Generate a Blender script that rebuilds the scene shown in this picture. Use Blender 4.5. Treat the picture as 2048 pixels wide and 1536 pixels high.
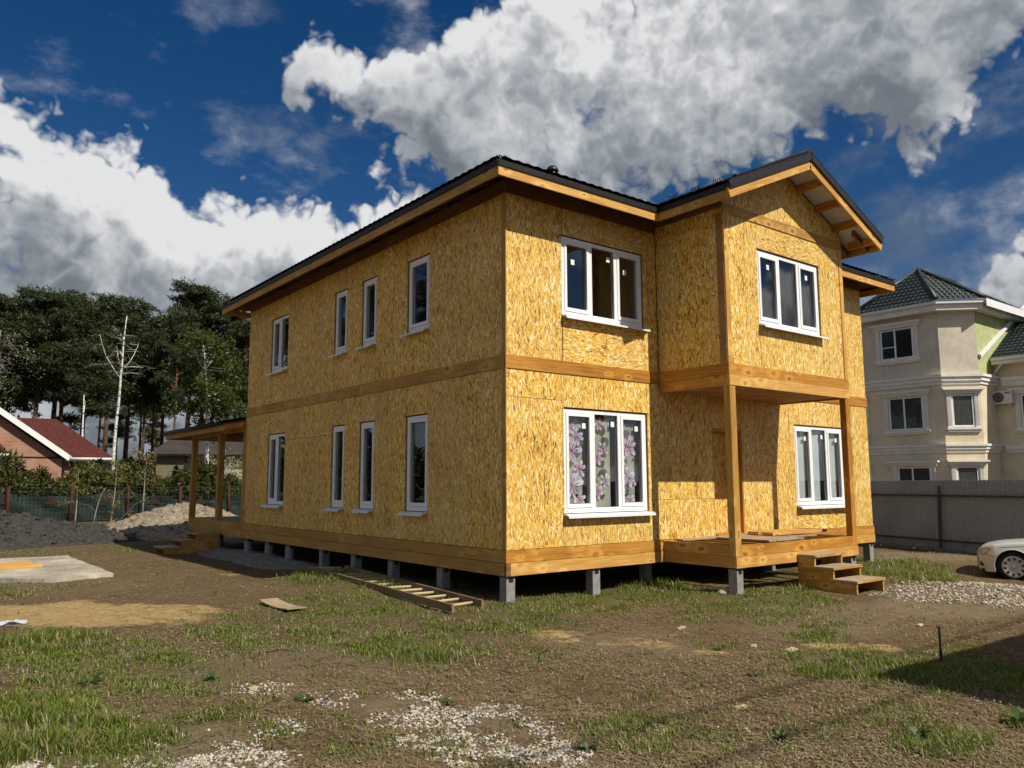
import bpy, bmesh, math, random
import numpy as np
from mathutils import Vector, Matrix

random.seed(7)
RNG = np.random.default_rng(7)
for _o in list(bpy.data.objects):
    bpy.data.objects.remove(_o)
scene = bpy.context.scene
COL = scene.collection

# ------------------------------------------------------------------ camera
CAM = Vector((-7.0137, -9.0997, 1.7271))
YAW, PITCH, ROLL = 0.6646, 0.1250, -0.0035
FPX = 1585.83
_f = Vector((math.sin(YAW) * math.cos(PITCH), math.cos(YAW) * math.cos(PITCH), math.sin(PITCH)))
_r = Vector((math.cos(YAW), -math.sin(YAW), 0.0))
_u = _r.cross(_f)
CR = math.cos(ROLL) * _r + math.sin(ROLL) * _u
CU = -math.sin(ROLL) * _r + math.cos(ROLL) * _u
CF = _f
camd = bpy.data.cameras.new('camera')
camo = bpy.data.objects.new('camera', camd)
COL.objects.link(camo)
camo.matrix_world = Matrix((
    (CR.x, CU.x, -CF.x, CAM.x), (CR.y, CU.y, -CF.y, CAM.y), (CR.z, CU.z, -CF.z, CAM.z), (0, 0, 0, 1)))
camd.sensor_width = 36.0
camd.lens = FPX * 36.0 / 2048.0
camd.clip_start = 0.1
camd.clip_end = 3000.0
scene.camera = camo

# ------------------------------------------------------------------ exposure
vs = scene.view_settings
vs.view_transform = 'Standard'
vs.look = 'None'
vs.exposure = 0.08
vs.gamma = 1.0
vs.use_curve_mapping = False
scene.cycles.use_denoising = True
scene.cycles.max_bounces = 7
scene.cycles.diffuse_bounces = 3
scene.cycles.glossy_bounces = 3
scene.cycles.transmission_bounces = 4
scene.cycles.transparent_max_bounces = 24
scene.cycles.caustics_reflective = False
scene.cycles.caustics_refractive = False
scene.cycles.sample_clamp_indirect = 6.0
scene.cycles.use_adaptive_sampling = True
scene.cycles.adaptive_threshold = 0.02

# ------------------------------------------------------------------ sun
TO_SUN = Vector((0.164, -1.0, 1.033)).normalized()
SUN_EL = math.asin(TO_SUN.z)
SUN_AZ = math.atan2(TO_SUN.x, TO_SUN.y)          # from +Y towards +X
sund = bpy.data.lights.new('sun', 'SUN')
sund.energy = 5.0
sund.angle = math.radians(0.55)
sund.color = (1.0, 0.93, 0.80)
suno = bpy.data.objects.new('sun', sund)
COL.objects.link(suno)
suno.rotation_euler = (-TO_SUN).to_track_quat('-Z', 'Y').to_euler()
suno.location = (0, -20, 30)


# ------------------------------------------------------------------ node helper
class NT:
    def __init__(self, nt):
        self.nt = nt
        nt.nodes.clear()

    def n(self, typ, *ins, out=0, **props):
        nd = self.nt.nodes.new(typ)
        kw = {}
        for k, v in props.items():
            if k.startswith('i_'):
                kw[k[2:].replace('_', ' ')] = v
            else:
                setattr(nd, k, v)
        for i, v in enumerate(ins):
            self.put(nd.inputs[i], v)
        for k, v in kw.items():
            self.put(nd.inputs[k], v)
        return nd

    def put(self, sock, v):
        if v is None:
            return
        if isinstance(v, bpy.types.NodeSocket):
            self.nt.links.new(v, sock)
        elif isinstance(v, bpy.types.Node):
            self.nt.links.new(v.outputs[0], sock)
        else:
            if sock.type == 'RGBA' and len(v) == 3:
                v = (*v, 1.0)
            sock.default_value = v

    def m(self, op, a, b=None, c=None, clamp=False):
        nd = self.nt.nodes.new('ShaderNodeMath')
        nd.operation = op
        nd.use_clamp = clamp
        self.put(nd.inputs[0], a)
        self.put(nd.inputs[1], b)
        self.put(nd.inputs[2], c)
        return nd.outputs[0]

    def vm(self, op, a, b=None, scale=None):
        nd = self.nt.nodes.new('ShaderNodeVectorMath')
        nd.operation = op
        self.put(nd.inputs[0], a)
        self.put(nd.inputs[1], b)
        if scale is not None:
            self.put(nd.inputs[3], scale)
        return nd.outputs['Value'] if op in ('DOT_PRODUCT', 'LENGTH', 'DISTANCE') else nd.outputs[0]

    def mr(self, v, a, b, c=0.0, d=1.0, smooth=True):
        nd = self.nt.nodes.new('ShaderNodeMapRange')
        nd.interpolation_type = 'SMOOTHSTEP' if smooth else 'LINEAR'
        nd.clamp = True
        for i, x in enumerate((v, a, b, c, d)):
            self.put(nd.inputs[i], x)
        return nd.outputs[0]

    def mix(self, f, a, b, blend='MIX'):
        nd = self.nt.nodes.new('ShaderNodeMix')
        nd.data_type = 'RGBA'
        nd.blend_type = blend
        nd.clamp_factor = True
        self.put(nd.inputs[0], f)
        self.put(nd.inputs[6], a)
        self.put(nd.inputs[7], b)
        return nd.outputs[2]

    def ramp(self, f, *stops, interp='LINEAR'):
        nd = self.nt.nodes.new('ShaderNodeValToRGB')
        cr = nd.color_ramp
        cr.interpolation = interp
        while len(cr.elements) < len(stops):
            cr.elements.new(0.5)
        for e, (p, c) in zip(cr.elements, stops):
            e.position = p
            e.color = (*c, 1.0) if len(c) == 3 else c
        self.put(nd.inputs[0], f)
        return nd.outputs[0]

    def noise(self, vec, scale, detail=3, rough=0.5, dim='3D', dist=0.0, lac=2.0):
        nd = self.nt.nodes.new('ShaderNodeTexNoise')
        nd.noise_dimensions = dim
        self.put(nd.inputs['Vector'], vec)
        nd.inputs['Scale'].default_value = scale
        nd.inputs['Detail'].default_value = detail
        nd.inputs['Roughness'].default_value = rough
        nd.inputs['Lacunarity'].default_value = lac
        nd.inputs['Distortion'].default_value = dist
        return nd

    def vor(self, vec, scale, dim='3D', feature='F1', rnd=1.0):
        nd = self.nt.nodes.new('ShaderNodeTexVoronoi')
        nd.voronoi_dimensions = dim
        nd.feature = feature
        self.put(nd.inputs['Vector'], vec)
        nd.inputs['Scale'].default_value = scale
        if 'Randomness' in nd.inputs:
            nd.inputs['Randomness'].default_value = rnd
        return nd

    def mapping(self, vec, loc=(0, 0, 0), rot=(0, 0, 0), sc=(1, 1, 1)):
        nd = self.nt.nodes.new('ShaderNodeMapping')
        self.put(nd.inputs[0], vec)
        nd.inputs[1].default_value = loc
        nd.inputs[2].default_value = rot
        nd.inputs[3].default_value = sc
        return nd.outputs[0]

    def curve(self, f, pts):
        nd = self.nt.nodes.new('ShaderNodeFloatCurve')
        cu = nd.mapping.curves[0]
        nd.mapping.use_clip = False
        while len(cu.points) < len(pts):
            cu.points.new(0.5, 0.5)
        for p, (a, b) in zip(cu.points, pts):
            p.location = (a, b)
            p.handle_type = 'VECTOR'
        nd.mapping.update()
        self.put(nd.inputs['Value'], f)
        return nd.outputs[0]


# ------------------------------------------------------------------ sky with cumulus clouds
world = bpy.data.worlds.new('World')
scene.world = world
world.use_nodes = True
world.cycles.sampling_method = 'NONE'


COV_LOC = (2.4, 1.9, 0.5)


def build_sky():
    # node group: cloud thickness for a direction
    g = bpy.data.node_groups.new('cloud_field', 'ShaderNodeTree')
    g.interface.new_socket('dir', in_out='INPUT', socket_type='NodeSocketVector')
    g.interface.new_socket('D', in_out='OUTPUT', socket_type='NodeSocketFloat')
    g.interface.new_socket('base', in_out='OUTPUT', socket_type='NodeSocketFloat')
    t = NT(g)
    gi = g.nodes.new('NodeGroupInput')
    go = g.nodes.new('NodeGroupOutput')
    d = t.vm('NORMALIZE', gi.outputs[0])
    s = t.n('ShaderNodeSeparateXYZ', d)
    az = t.m('MULTIPLY', t.m('ARCTAN2', s.outputs[0], s.outputs[1]), 57.29578)
    el = t.m('MULTIPLY', t.m('ARCSINE', s.outputs[2]), 57.29578)
    # warped detail
    big = t.noise(d, 5.0, 2, 0.5)
    dw = t.vm('ADD', d, t.vm('SCALE', t.vm('SUBTRACT', t.noise(d, 22.0, 2, 0.5).outputs[1], (0.5, 0.5, 0.5)), scale=0.02))
    fb = t.noise(dw, 7.0, 5, 0.42)
    bil = t.noise(dw, 19.0, 2, 0.5)
    bil2 = t.noise(dw, 47.0, 2, 0.5)
    puff = t.m('ABSOLUTE', t.m('SUBTRACT', bil.outputs[0], 0.5))
    puff2 = t.m('ABSOLUTE', t.m('SUBTRACT', bil2.outputs[0], 0.5))
    azw = t.m('ADD', az, t.m('MULTIPLY', t.m('SUBTRACT', big.outputs[0], 0.5), 4.0))
    # outlines in degrees, azimuth 0..80 mapped to 0..1, elevation/50
    af = t.mr(azw, 0.0, 80.0, 0.0, 1.0, smooth=False)

    def outl(pts):
        return t.m('MULTIPLY', t.curve(af, [(a / 80.0, e / 50.0) for a, e in pts]), 50.0)
    A_top = outl(CLOUD_A_TOP)
    B_top = outl(CLOUD_B_TOP)
    B_bot = outl(CLOUD_B_BOT)
    C_top = outl(CLOUD_C_TOP)
    dA = t.m('SUBTRACT', A_top, el)
    dB = t.m('MULTIPLY_ADD', t.m('MINIMUM', t.m('SUBTRACT', B_top, el), t.m('SUBTRACT', el, B_bot)), 1.5, 1.5)
    dC = t.m('SUBTRACT', C_top, el)
    dA0 = dA
    dA = t.m('MINIMUM', dA, 4.6)
    dF = t.m('MAXIMUM', t.m('MAXIMUM', dA, t.m('MINIMUM', dB, 5.4)), t.m('MINIMUM', dC, 3.0))
    # elsewhere the same broken cumulus goes on
    cov = t.noise(t.mapping(d, loc=COV_LOC, sc=(1, 1, 1.9)), 2.3, 2, 0.5)
    dG = t.m('MULTIPLY', t.m('SUBTRACT', cov.outputs[0], 0.515), 70.0)
    dG = t.m('MINIMUM', dG, 7.0)
    inw = t.m('MULTIPLY', t.m('MULTIPLY', t.mr(az, -14.0, -2.0), t.mr(az, 92.0, 78.0)), t.mr(el, 48.0, 38.0))
    dd = t.m('ADD', t.m('MULTIPLY', dF, inw), t.m('MULTIPLY', dG, t.m('SUBTRACT', 1.0, inw)))
    hf = t.m('ADD', t.m('MULTIPLY', t.m('SUBTRACT', puff, 0.11), 17.0), t.m('MULTIPLY', t.m('SUBTRACT', puff2, 0.11), 9.0))
    hf = t.m('MULTIPLY', hf, t.mr(dd, 1.0, 6.0, 1.0, 0.74))
    nz = t.m('ADD', t.m('MULTIPLY', t.m('SUBTRACT', fb.outputs[0], 0.5), 18.0), hf)
    D = t.m('ADD', dd, nz)
    # how near the shadowed base: 0 at the base, 1 high up
    hB = t.m('MULTIPLY', t.mr(t.m('SUBTRACT', el, B_bot), -1.0, 10.0), t.mr(dB, -6.0, -1.0))
    hA = t.m('MULTIPLY', t.mr(dA0, 15.0, 1.5), t.mr(dA0, -6.0, -1.0))
    hh = t.m('MAXIMUM', hA, hB)
    hh = t.m('ADD', t.m('MULTIPLY', hh, inw), t.m('MULTIPLY', 0.55, t.m('SUBTRACT', 1.0, inw)))
    t.put(go.inputs[0], D)
    t.put(go.inputs[1], hh)

    w = NT(world.node_tree)
    tc = w.n('ShaderNodeTexCoord')
    dv = tc.outputs['Generated']
    sky = w.n('ShaderNodeTexSky', sky_type='NISHITA', sun_disc=False)
    sky.sun_elevation = SUN_EL
    sky.sun_rotation = SUN_AZ
    sky.air_density = 1.0
    sky.dust_density = 0.35
    sky.ozone_density = 2.5
    skc = w.n('ShaderNodeHueSaturation', i_Saturation=1.40, i_Value=0.064)
    w.nt.links.new(sky.outputs[0], skc.inputs['Color'])
    c1 = w.n('ShaderNodeGroup')
    c1.node_tree = g
    w.put(c1.inputs[0], dv)
    c2 = w.n('ShaderNodeGroup')
    c2.node_tree = g
    w.put(c2.inputs[0], w.vm('ADD', dv, (0.030, -0.016, 0.045)))
    D1, base = c1.outputs[0], c1.outputs[1]
    D2 = c2.outputs[0]
    alpha = w.mr(D1, -0.5, 2.2)
    # thin veils around the heaps
    veil = w.noise(w.mapping(dv, sc=(1, 1, 1.9)), 6.0, 6, 0.58)
    va = w.m('MULTIPLY', w.mr(veil.outputs[0], 0.50, 0.72), 0.55)
    alpha = w.m('MAXIMUM', alpha, w.m('MULTIPLY', va, w.mr(D1, -30.0, -3.0)))
    relief = w.mr(w.m('SUBTRACT', D1, D2), -5.0, 5.0)
    thick = w.mr(D1, 0.0, 11.0)
    lum = w.m('ADD', w.m('MULTIPLY', relief, 0.66), w.m('MULTIPLY', base, 0.32))
    lum = w.m('ADD', lum, w.m('MULTIPLY', w.m('SUBTRACT', 1.0, thick), 0.24))
    ccol = w.ramp(lum, (0.0, (0.15, 0.175, 0.21)), (0.28, (0.235, 0.268, 0.31)), (0.52, (0.40, 0.44, 0.485)),
                  (0.78, (0.66, 0.69, 0.72)), (1.0, (1.02, 1.03, 1.03)))
    blue = w.mix(1.0, skc.outputs[0], (1.12, 0.98, 1.10), 'MULTIPLY')
    fin = w.mix(alpha, blue, ccol)
    bg = w.n('ShaderNodeBackground', fin, 0.71)
    out = w.n('ShaderNodeOutputWorld')
    w.nt.links.new(bg.outputs[0], out.inputs[0])


# cloud outlines: (azimuth, elevation) in degrees, world directions
CLOUD_A_TOP = [(0, 23.0), (4.0, 23.6), (6.1, 24.2), (8.9, 23.6), (12.6, 22.2), (14.5, 20.5), (16.8, 20.6), (18.4, 21.3),
               (20.4, 22.1), (22.5, 22.1), (24.3, 21.4), (26.1, 21.6), (28.3, 21.9), (29.7, 22.2), (30.7, 21.6),
               (31.5, 20.5), (32.6, 17.5), (34.5, 9.0), (40, 4.0), (80, 4.0)]
CLOUD_B_TOP = [(0, 18.0), (19.5, 20.0), (21.3, 27.0), (22.4, 31.0), (24.4, 31.2), (26.6, 30.8), (28.9, 30.4), (31.5, 30.0),
               (33.4, 30.0), (35.7, 31.2), (38.8, 33.5), (46, 36.0), (70, 36.0), (80, 34.0)]
CLOUD_B_BOT = [(0, 30.0), (21.3, 26.5), (23.1, 25.8), (25.3, 24.4), (26.8, 23.9), (29.3, 24.6), (32.0, 23.6), (33.4, 21.8),
               (36, 20.6), (41.0, 20.2), (48.4, 20.0), (52.0, 20.5), (54.8, 21.2), (58.3, 22.1), (61.6, 22.9),
               (64.8, 22.6), (66.9, 22.8), (68.4, 23.2), (69.8, 25.0), (72.7, 25.6), (80, 28.0)]
CLOUD_C_TOP = [(0, 1.0), (66.5, 1.0), (68.3, 11.5), (69.8, 14.9), (70.9, 15.9), (72.5, 16.2), (80, 15.0)]
build_sky()


# ------------------------------------------------------------------ layout helpers
def ray(px, py):
    return CF + CR * ((px - 1024.0) / FPX) + CU * ((768.0 - py) / FPX)


def at_z(px, py, z=0.0):
    v = ray(px, py)
    return CAM + v * ((z - CAM.z) / v.z)


def at_d(px, py, D):
    return CAM + ray(px, py) * D


def sstep(a, b, x):
    t = np.clip((np.asarray(x, float) - a) / (b - a), 0, 1)
    return t * t * (3 - 2 * t)


def vnoise(x, y, scale, seed=0):
    x = np.asarray(x, float) * scale
    y = np.asarray(y, float) * scale
    xi = np.floor(x).astype(np.int64)
    yi = np.floor(y).astype(np.int64)
    fx = x - xi
    fy = y - yi
    fx = fx * fx * (3 - 2 * fx)
    fy = fy * fy * (3 - 2 * fy)

    def h(a, b):
        n = (a * 374761393 + b * 668265263 + seed * 974634777) & 0xffffffff
        n = ((n ^ (n >> 13)) * 1274126177) & 0xffffffff
        return ((n ^ (n >> 16)) & 0xffffff) / float(0xffffff)
    return (h(xi, yi) * (1 - fx) + h(xi + 1, yi) * fx) * (1 - fy) + (h(xi, yi + 1) * (1 - fx) + h(xi + 1, yi + 1) * fx) * fy


def fbm(x, y, scale, oct=4, seed=0, gain=0.5):
    a, s, tot = 0.0, 1.0, 0.0
    for k in range(oct):
        a = a + s * vnoise(x, y, scale * 2 ** k, seed + k * 17)
        tot += s
        s *= gain
    return a / tot


def gz(x, y):
    """height of the yard"""
    x = np.asarray(x, float)
    y = np.asarray(y, float)
    h = (fbm(x, y, 0.35, 3, 3) - 0.5) * 0.07 + (fbm(x, y, 2.1, 3, 9) - 0.5) * 0.035
    h = h + 0.10 * np.exp(-((x + 0.1) ** 2 / 2.0 + (y - 3.6) ** 2 / 10.0))
    h = h - 0.19 * sstep(7.0, 10.0, x) * sstep(-0.6, -2.4, y)
    h = h - 0.12 * sstep(12.5, 15.0, x)
    return h


def gz1(x, y):
    return float(gz(x, y))


# ------------------------------------------------------------------ mesh builder
class MB:
    def __init__(self):
        self.v, self.f, self.uv, self.mi, self.sm = [], [], [], [], []

    def face(self, idx, uv, mi=0, sm=False):
        self.f.append(idx)
        self.uv.extend(uv)
        self.mi.append(mi)
        self.sm.append(sm)

    def obox(self, c, ax, ay, az, sx, sy, sz, grain=None, mi=0, uo=None):
        """oriented box: centre, unit axes, full sizes; grain = axis index the wood grain follows"""
        S = (sx, sy, sz)
        A = (Vector(ax), Vector(ay), Vector(az))
        c = Vector(c)
        if grain is None:
            grain = max(range(3), key=lambda i: S[i])
        if uo is None:
            uo = (random.random() * 53, random.random() * 53)
        b = len(self.v)
        co = []
        for i in (-.5, .5):
            for j in (-.5, .5):
                for k in (-.5, .5):
                    self.v.append(c + A[0] * (i * sx) + A[1] * (j * sy) + A[2] * (k * sz))
                    co.append((i * sx, j * sy, k * sz))
        for q, n in (((0, 1, 3, 2), 0), ((4, 6, 7, 5), 0), ((0, 4, 5, 1), 1), ((2, 3, 7, 6), 1), ((0, 2, 6, 4), 2), ((1, 5, 7, 3), 2)):
            o = [i for i in range(3) if i != n]
            if grain in o:
                ua, va = grain, [i for i in o if i != grain][0]
            else:
                ua, va = o
            self.face([b + i for i in q], [(co[i][ua] + uo[0], co[i][va] + uo[1]) for i in q], mi)
        return self

    def box(self, x0, y0, z0, x1, y1, z1, grain=None, mi=0, uo=None):
        return self.obox(((x0 + x1) / 2, (y0 + y1) / 2, (z0 + z1) / 2), (1, 0, 0), (0, 1, 0), (0, 0, 1),
                         abs(x1 - x0), abs(y1 - y0), abs(z1 - z0), grain, mi, uo)

    def beam(self, a, b, w, h, up=(0, 0, 1), mi=0):
        """bar from a to b, width w sideways, h along up"""
        a, b = Vector(a), Vector(b)
        d = (b - a).normalized()
        s = d.cross(Vector(up)).normalized()
        t = s.cross(d)
        return self.obox((a + b) / 2, d, s, t, (b - a).length, w, h, 0, mi)

    def tube(self, pts, rad, n=8, cap=True, mi=0, sm=True, vs=1.0):
        pts = [Vector(p) for p in pts]
        if not hasattr(rad, '__len__'):
            rad = [rad] * len(pts)
        b0 = len(self.v)
        L = 0.0
        Ls = []
        s = None
        for i, p in enumerate(pts):
            d = (pts[min(i + 1, len(pts) - 1)] - pts[max(i - 1, 0)]).normalized()
            ref = Vector((0, 0, 1)) if abs(d.z) < 0.9 else Vector((1, 0, 0))
            if s is None:
                s = d.cross(ref).normalized()
            s = (s - d * s.dot(d)).normalized()
            t = d.cross(s)
            if i:
                L += (p - pts[i - 1]).length
            Ls.append(L)
            for k in range(n):
                a = 2 * math.pi * k / n
                self.v.append(p + (s * math.cos(a) + t * math.sin(a)) * rad[i])
        for i in range(len(pts) - 1):
            for k in range(n):
                k2 = (k + 1) % n
                q = [b0 + i * n + k, b0 + i * n + k2, b0 + (i + 1) * n + k2, b0 + (i + 1) * n + k]
                self.face(q, [(Ls[i] * vs, k / n), (Ls[i] * vs, (k + 1) / n), (Ls[i + 1] * vs, (k + 1) / n), (Ls[i + 1] * vs, k / n)], mi, sm)
        if cap:
            self.face([b0 + k for k in range(n)][::-1], [(0, 0)] * n, mi)
            e = b0 + (len(pts) - 1) * n
            self.face([e + k for k in range(n)], [(0, 0)] * n, mi)
        return self

    def poly(self, pts, mi=0, uv=None, sm=False):
        b = len(self.v)
        pts = [Vector(p) for p in pts]
        self.v.extend(pts)
        if uv is None:
            n = (pts[1] - pts[0]).cross(pts[2] - pts[0])
            n = n.normalized() if n.length > 0 else Vector((0, 0, 1))
            e = Vector((0, 0, 1)).cross(n)
            e = e.normalized() if e.length > 1e-4 else Vector((1, 0, 0))
            f = n.cross(e)
            uv = [(p.dot(e), p.dot(f)) for p in pts]
        self.face(list(range(b, b + len(pts))), uv, mi, sm)
        return self

    def slab(self, pts, nrm, th, mi=0):
        """flat polygon given thickness th along -nrm"""
        nrm = Vector(nrm).normalized()
        p = [Vector(q) for q in pts]
        q = [a - nrm * th for a in p]
        self.poly(p, mi)
        self.poly(q[::-1], mi)
        for i in range(len(p)):
            j = (i + 1) % len(p)
            self.poly([p[j], p[i], q[i], q[j]], mi)
        return self

    def grid(self, nu, nv, fn, mi=0, sm=True, closed_u=False, uvs=(1, 1)):
        b = len(self.v)
        for j in range(nv):
            for i in range(nu):
                self.v.append(Vector(fn(i, j)))
        for j in range(nv - 1):
            for i in range(nu if closed_u else nu - 1):
                i2 = (i + 1) % nu
                self.face([b + j * nu + i, b + j * nu + i2, b + (j + 1) * nu + i2, b + (j + 1) * nu + i],
                          [(i * uvs[0], j * uvs[1]), ((i + 1) * uvs[0], j * uvs[1]), ((i + 1) * uvs[0], (j + 1) * uvs[1]), (i * uvs[0], (j + 1) * uvs[1])], mi, sm)
        return self

    def lathe(self, prof, n=24, axis=(0, 1, 0), c=(0, 0, 0), mi=0, sm=True):
        ax = Vector(axis).normalized()
        s = ax.cross(Vector((0, 0, 1)) if abs(ax.z) < .9 else Vector((1, 0, 0))).normalized()
        t = ax.cross(s)
        c = Vector(c)
        return self.grid(n, len(prof), lambda i, j: c + ax * prof[j][1] + (s * math.cos(2 * math.pi * i / n) + t * math.sin(2 * math.pi * i / n)) * prof[j][0],
                         mi, sm, closed_u=True, uvs=(1.0 / n, 1.0 / len(prof)))

    def mesh(self, name, mats):
        me = bpy.data.meshes.new(name)
        me.from_pydata([tuple(p) for p in self.v], [], self.f)
        ul = me.uv_layers.new(name='UVMap')
        ul.data.foreach_set('uv', np.array(self.uv, np.float32).ravel())
        if not isinstance(mats, (list, tuple)):
            mats = [mats]
        for m in mats:
            me.materials.append(M[m] if isinstance(m, str) else m)
        me.polygons.foreach_set('material_index', self.mi)
        me.polygons.foreach_set('use_smooth', self.sm)
        me.update()
        return me

    def build(self, name, mats, parent=None, loc=None, rz=None):
        return link(name, self.mesh(name, mats), parent, loc, rz)


def link(name, me, parent=None, loc=None, rz=None):
    o = bpy.data.objects.new(name, me)
    COL.objects.link(o)
    if parent is not None:
        o.parent = parent
    if loc is not None:
        o.location = loc
    if rz is not None:
        o.rotation_euler = (0, 0, rz)
    return o


def tag(o, label=None, cat=None, group=None, kind=None):
    if label:
        o['label'] = label
    if cat:
        o['category'] = cat
    if group:
        o['group'] = group
    if kind:
        o['kind'] = kind
    return o


def thing(name, loc=(0, 0, 0), rz=0.0, label=None, cat=None, group=None):
    o = bpy.data.objects.new(name, None)
    COL.objects.link(o)
    o.location = loc
    o.rotation_euler = (0, 0, rz)
    o.empty_display_size = 0.3
    return tag(o, label, cat, group)


def np_mesh(name, verts, faces, mat, uv=None, smooth=False, colors=None):
    """faces: int array (n,k) of equal-sized polygons"""
    verts = np.asarray(verts, np.float32)
    faces = np.asarray(faces, np.int32)
    me = bpy.data.meshes.new(name)
    me.vertices.add(len(verts))
    me.vertices.foreach_set('co', verts.ravel())
    nf, k = faces.shape
    me.loops.add(nf * k)
    me.loops.foreach_set('vertex_index', faces.ravel())
    me.polygons.add(nf)
    me.polygons.foreach_set('loop_start', np.arange(0, nf * k, k, dtype=np.int32))
    if smooth:
        me.polygons.foreach_set('use_smooth', np.ones(nf, bool))
    me.update(calc_edges=True)
    if colors is not None:
        ca = me.color_attributes.new('mask', 'FLOAT_COLOR', 'POINT')
        ca.data.foreach_set('color', np.asarray(colors, np.float32).ravel())
    mats = mat if isinstance(mat, (list, tuple)) else [mat]
    for m in mats:
        me.materials.append(M[m] if isinstance(m, str) else m)
    return me


# ------------------------------------------------------------------ materials
M = {}


def mat(name):
    m = bpy.data.materials.new(name)
    m.use_nodes = True
    M[name] = m
    t = NT(m.node_tree)
    b = t.n('ShaderNodeBsdfPrincipled')
    o = t.n('ShaderNodeOutputMaterial')
    m.node_tree.links.new(b.outputs[0], o.inputs[0])
    return m, t, b, o


def fin(t, b, col=None, rough=0.6, spec=0.35, metal=0.0, bump=None, bstr=0.3, bdist=0.01, coat=0.0):
    if col is not None:
        t.put(b.inputs['Base Color'], col)
    t.put(b.inputs['Roughness'], rough)
    t.put(b.inputs['Specular IOR Level'], spec)
    t.put(b.inputs['Metallic'], metal)
    if coat:
        t.put(b.inputs['Coat Weight'], coat)
        t.put(b.inputs['Coat Roughness'], 0.06)
    if bump is not None:
        bn = t.n('ShaderNodeBump', i_Strength=bstr, i_Distance=bdist)
        t.put(bn.inputs['Height'], bump)
        t.put(b.inputs['Normal'], bn.outputs[0])


def simple(name, col, rough=0.6, spec=0.35, metal=0.0, var=0.12, vscale=6.0, bstr=0.0, coat=0.0):
    m, t, b, o = mat(name)
    p = t.n('ShaderNodeTexCoord').outputs['Object']
    n1 = t.noise(p, vscale, 5, 0.6)
    n2 = t.noise(p, vscale * 9, 3, 0.6)
    f = t.m('ADD', t.m('MULTIPLY', n1.outputs[0], 0.65), t.m('MULTIPLY', n2.outputs[0], 0.35))
    lo = tuple(max(0.0, c * (1 - var * 2.2)) for c in col)
    hi = tuple(min(1.0, c * (1 + var * 2.2)) for c in col)
    c = t.ramp(f, (0.28, lo), (0.72, hi))
    fin(t, b, c, t.mr(n2.outputs[0], 0.3, 0.7, max(0.02, rough - 0.06), min(1, rough + 0.08)), spec, metal, n2.outputs[0] if bstr else None, bstr, 0.01, coat)
    return m


def make_osb():
    m, t, b, o = mat('osb')
    uv = t.n('ShaderNodeUVMap').outputs[0]
    wob = t.noise(uv, 3.0, 2, 0.5, '2D')
    w2 = t.vm('ADD', uv, t.vm('SCALE', t.vm('SUBTRACT', wob.outputs[1], (0.5, 0.5, 0.5)), scale=0.03))
    best = None
    for k, (ang, sx, sy, bias) in enumerate(((0.10, 0.022, 0.120, 0.0), (-0.30, 0.019, 0.100, 0.02), (0.38, 0.020, 0.095, 0.0), (-0.06, 0.014, 0.080, 0.06), (-0.80, 0.018, 0.075, -0.10), (1.10, 0.018, 0.070, -0.24))):
        mp = t.mapping(w2, (k * 3.7, k * 5.1, 0), (0, 0, ang), (1, 1, 1))
        mp = t.mapping(mp, (0, 0, 0), (0, 0, 0), (1 / sx, 1 / sy, 1))
        v = t.vor(mp, 1.0, '2D', 'F1', 0.95)
        s = t.n('ShaderNodeSeparateColor', v.outputs['Color'])
        pr = t.m('ADD', s.outputs[1], bias)
        edge = t.mr(v.outputs['Distance'], 0.35, 0.75, 0.0, 1.0)
        pr = t.m('SUBTRACT', pr, t.m('MULTIPLY', edge, 0.35))
        cur = (pr, s.outputs[2], edge)
        if best is None:
            best = cur
        else:
            g = t.m('GREATER_THAN', pr, best[0])

            def sel(a, bb):
                return t.m('ADD', a, t.m('MULTIPLY', g, t.m('SUBTRACT', bb, a)))
            best = (t.m('MAXIMUM', pr, best[0]), sel(best[1], cur[1]), sel(best[2], cur[2]))
    fine = t.noise(t.mapping(w2, sc=(260, 26, 1)), 1.0, 2, 0.6, '2D')
    large = t.noise(uv, 1.1, 3, 0.55, '2D')
    val = t.m('ADD', best[1], t.m('MULTIPLY', t.m('SUBTRACT', fine.outputs[0], 0.5), 0.22))
    val = t.m('ADD', val, t.m('MULTIPLY', t.m('SUBTRACT', large.outputs[0], 0.5), 0.30))
    c = t.ramp(val, (0.0, (0.11, 0.040, 0.008)), (0.05, (0.33, 0.115, 0.014)), (0.13, (0.53, 0.250, 0.028)), (0.38, (0.69, 0.400, 0.055)),
               (0.66, (0.77, 0.505, 0.095)), (0.86, (0.84, 0.645, 0.205)), (0.95, (0.88, 0.775, 0.40)), (1.0, (0.93, 0.87, 0.62)))
    c = t.mix(t.m('MULTIPLY', best[2], 0.50), c, (0.32, 0.14, 0.022))
    oi = t.n('ShaderNodeObjectInfo')
    c = t.mix(t.m('MULTIPLY', oi.outputs['Random'], 0.26), c, (0.48, 0.36, 0.18))
    hgt = t.m('ADD', best[0], t.m('MULTIPLY', fine.outputs[0], 0.1))
    fin(t, b, c, 0.55, 0.3, 0, hgt, 0.45, 0.006)


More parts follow.
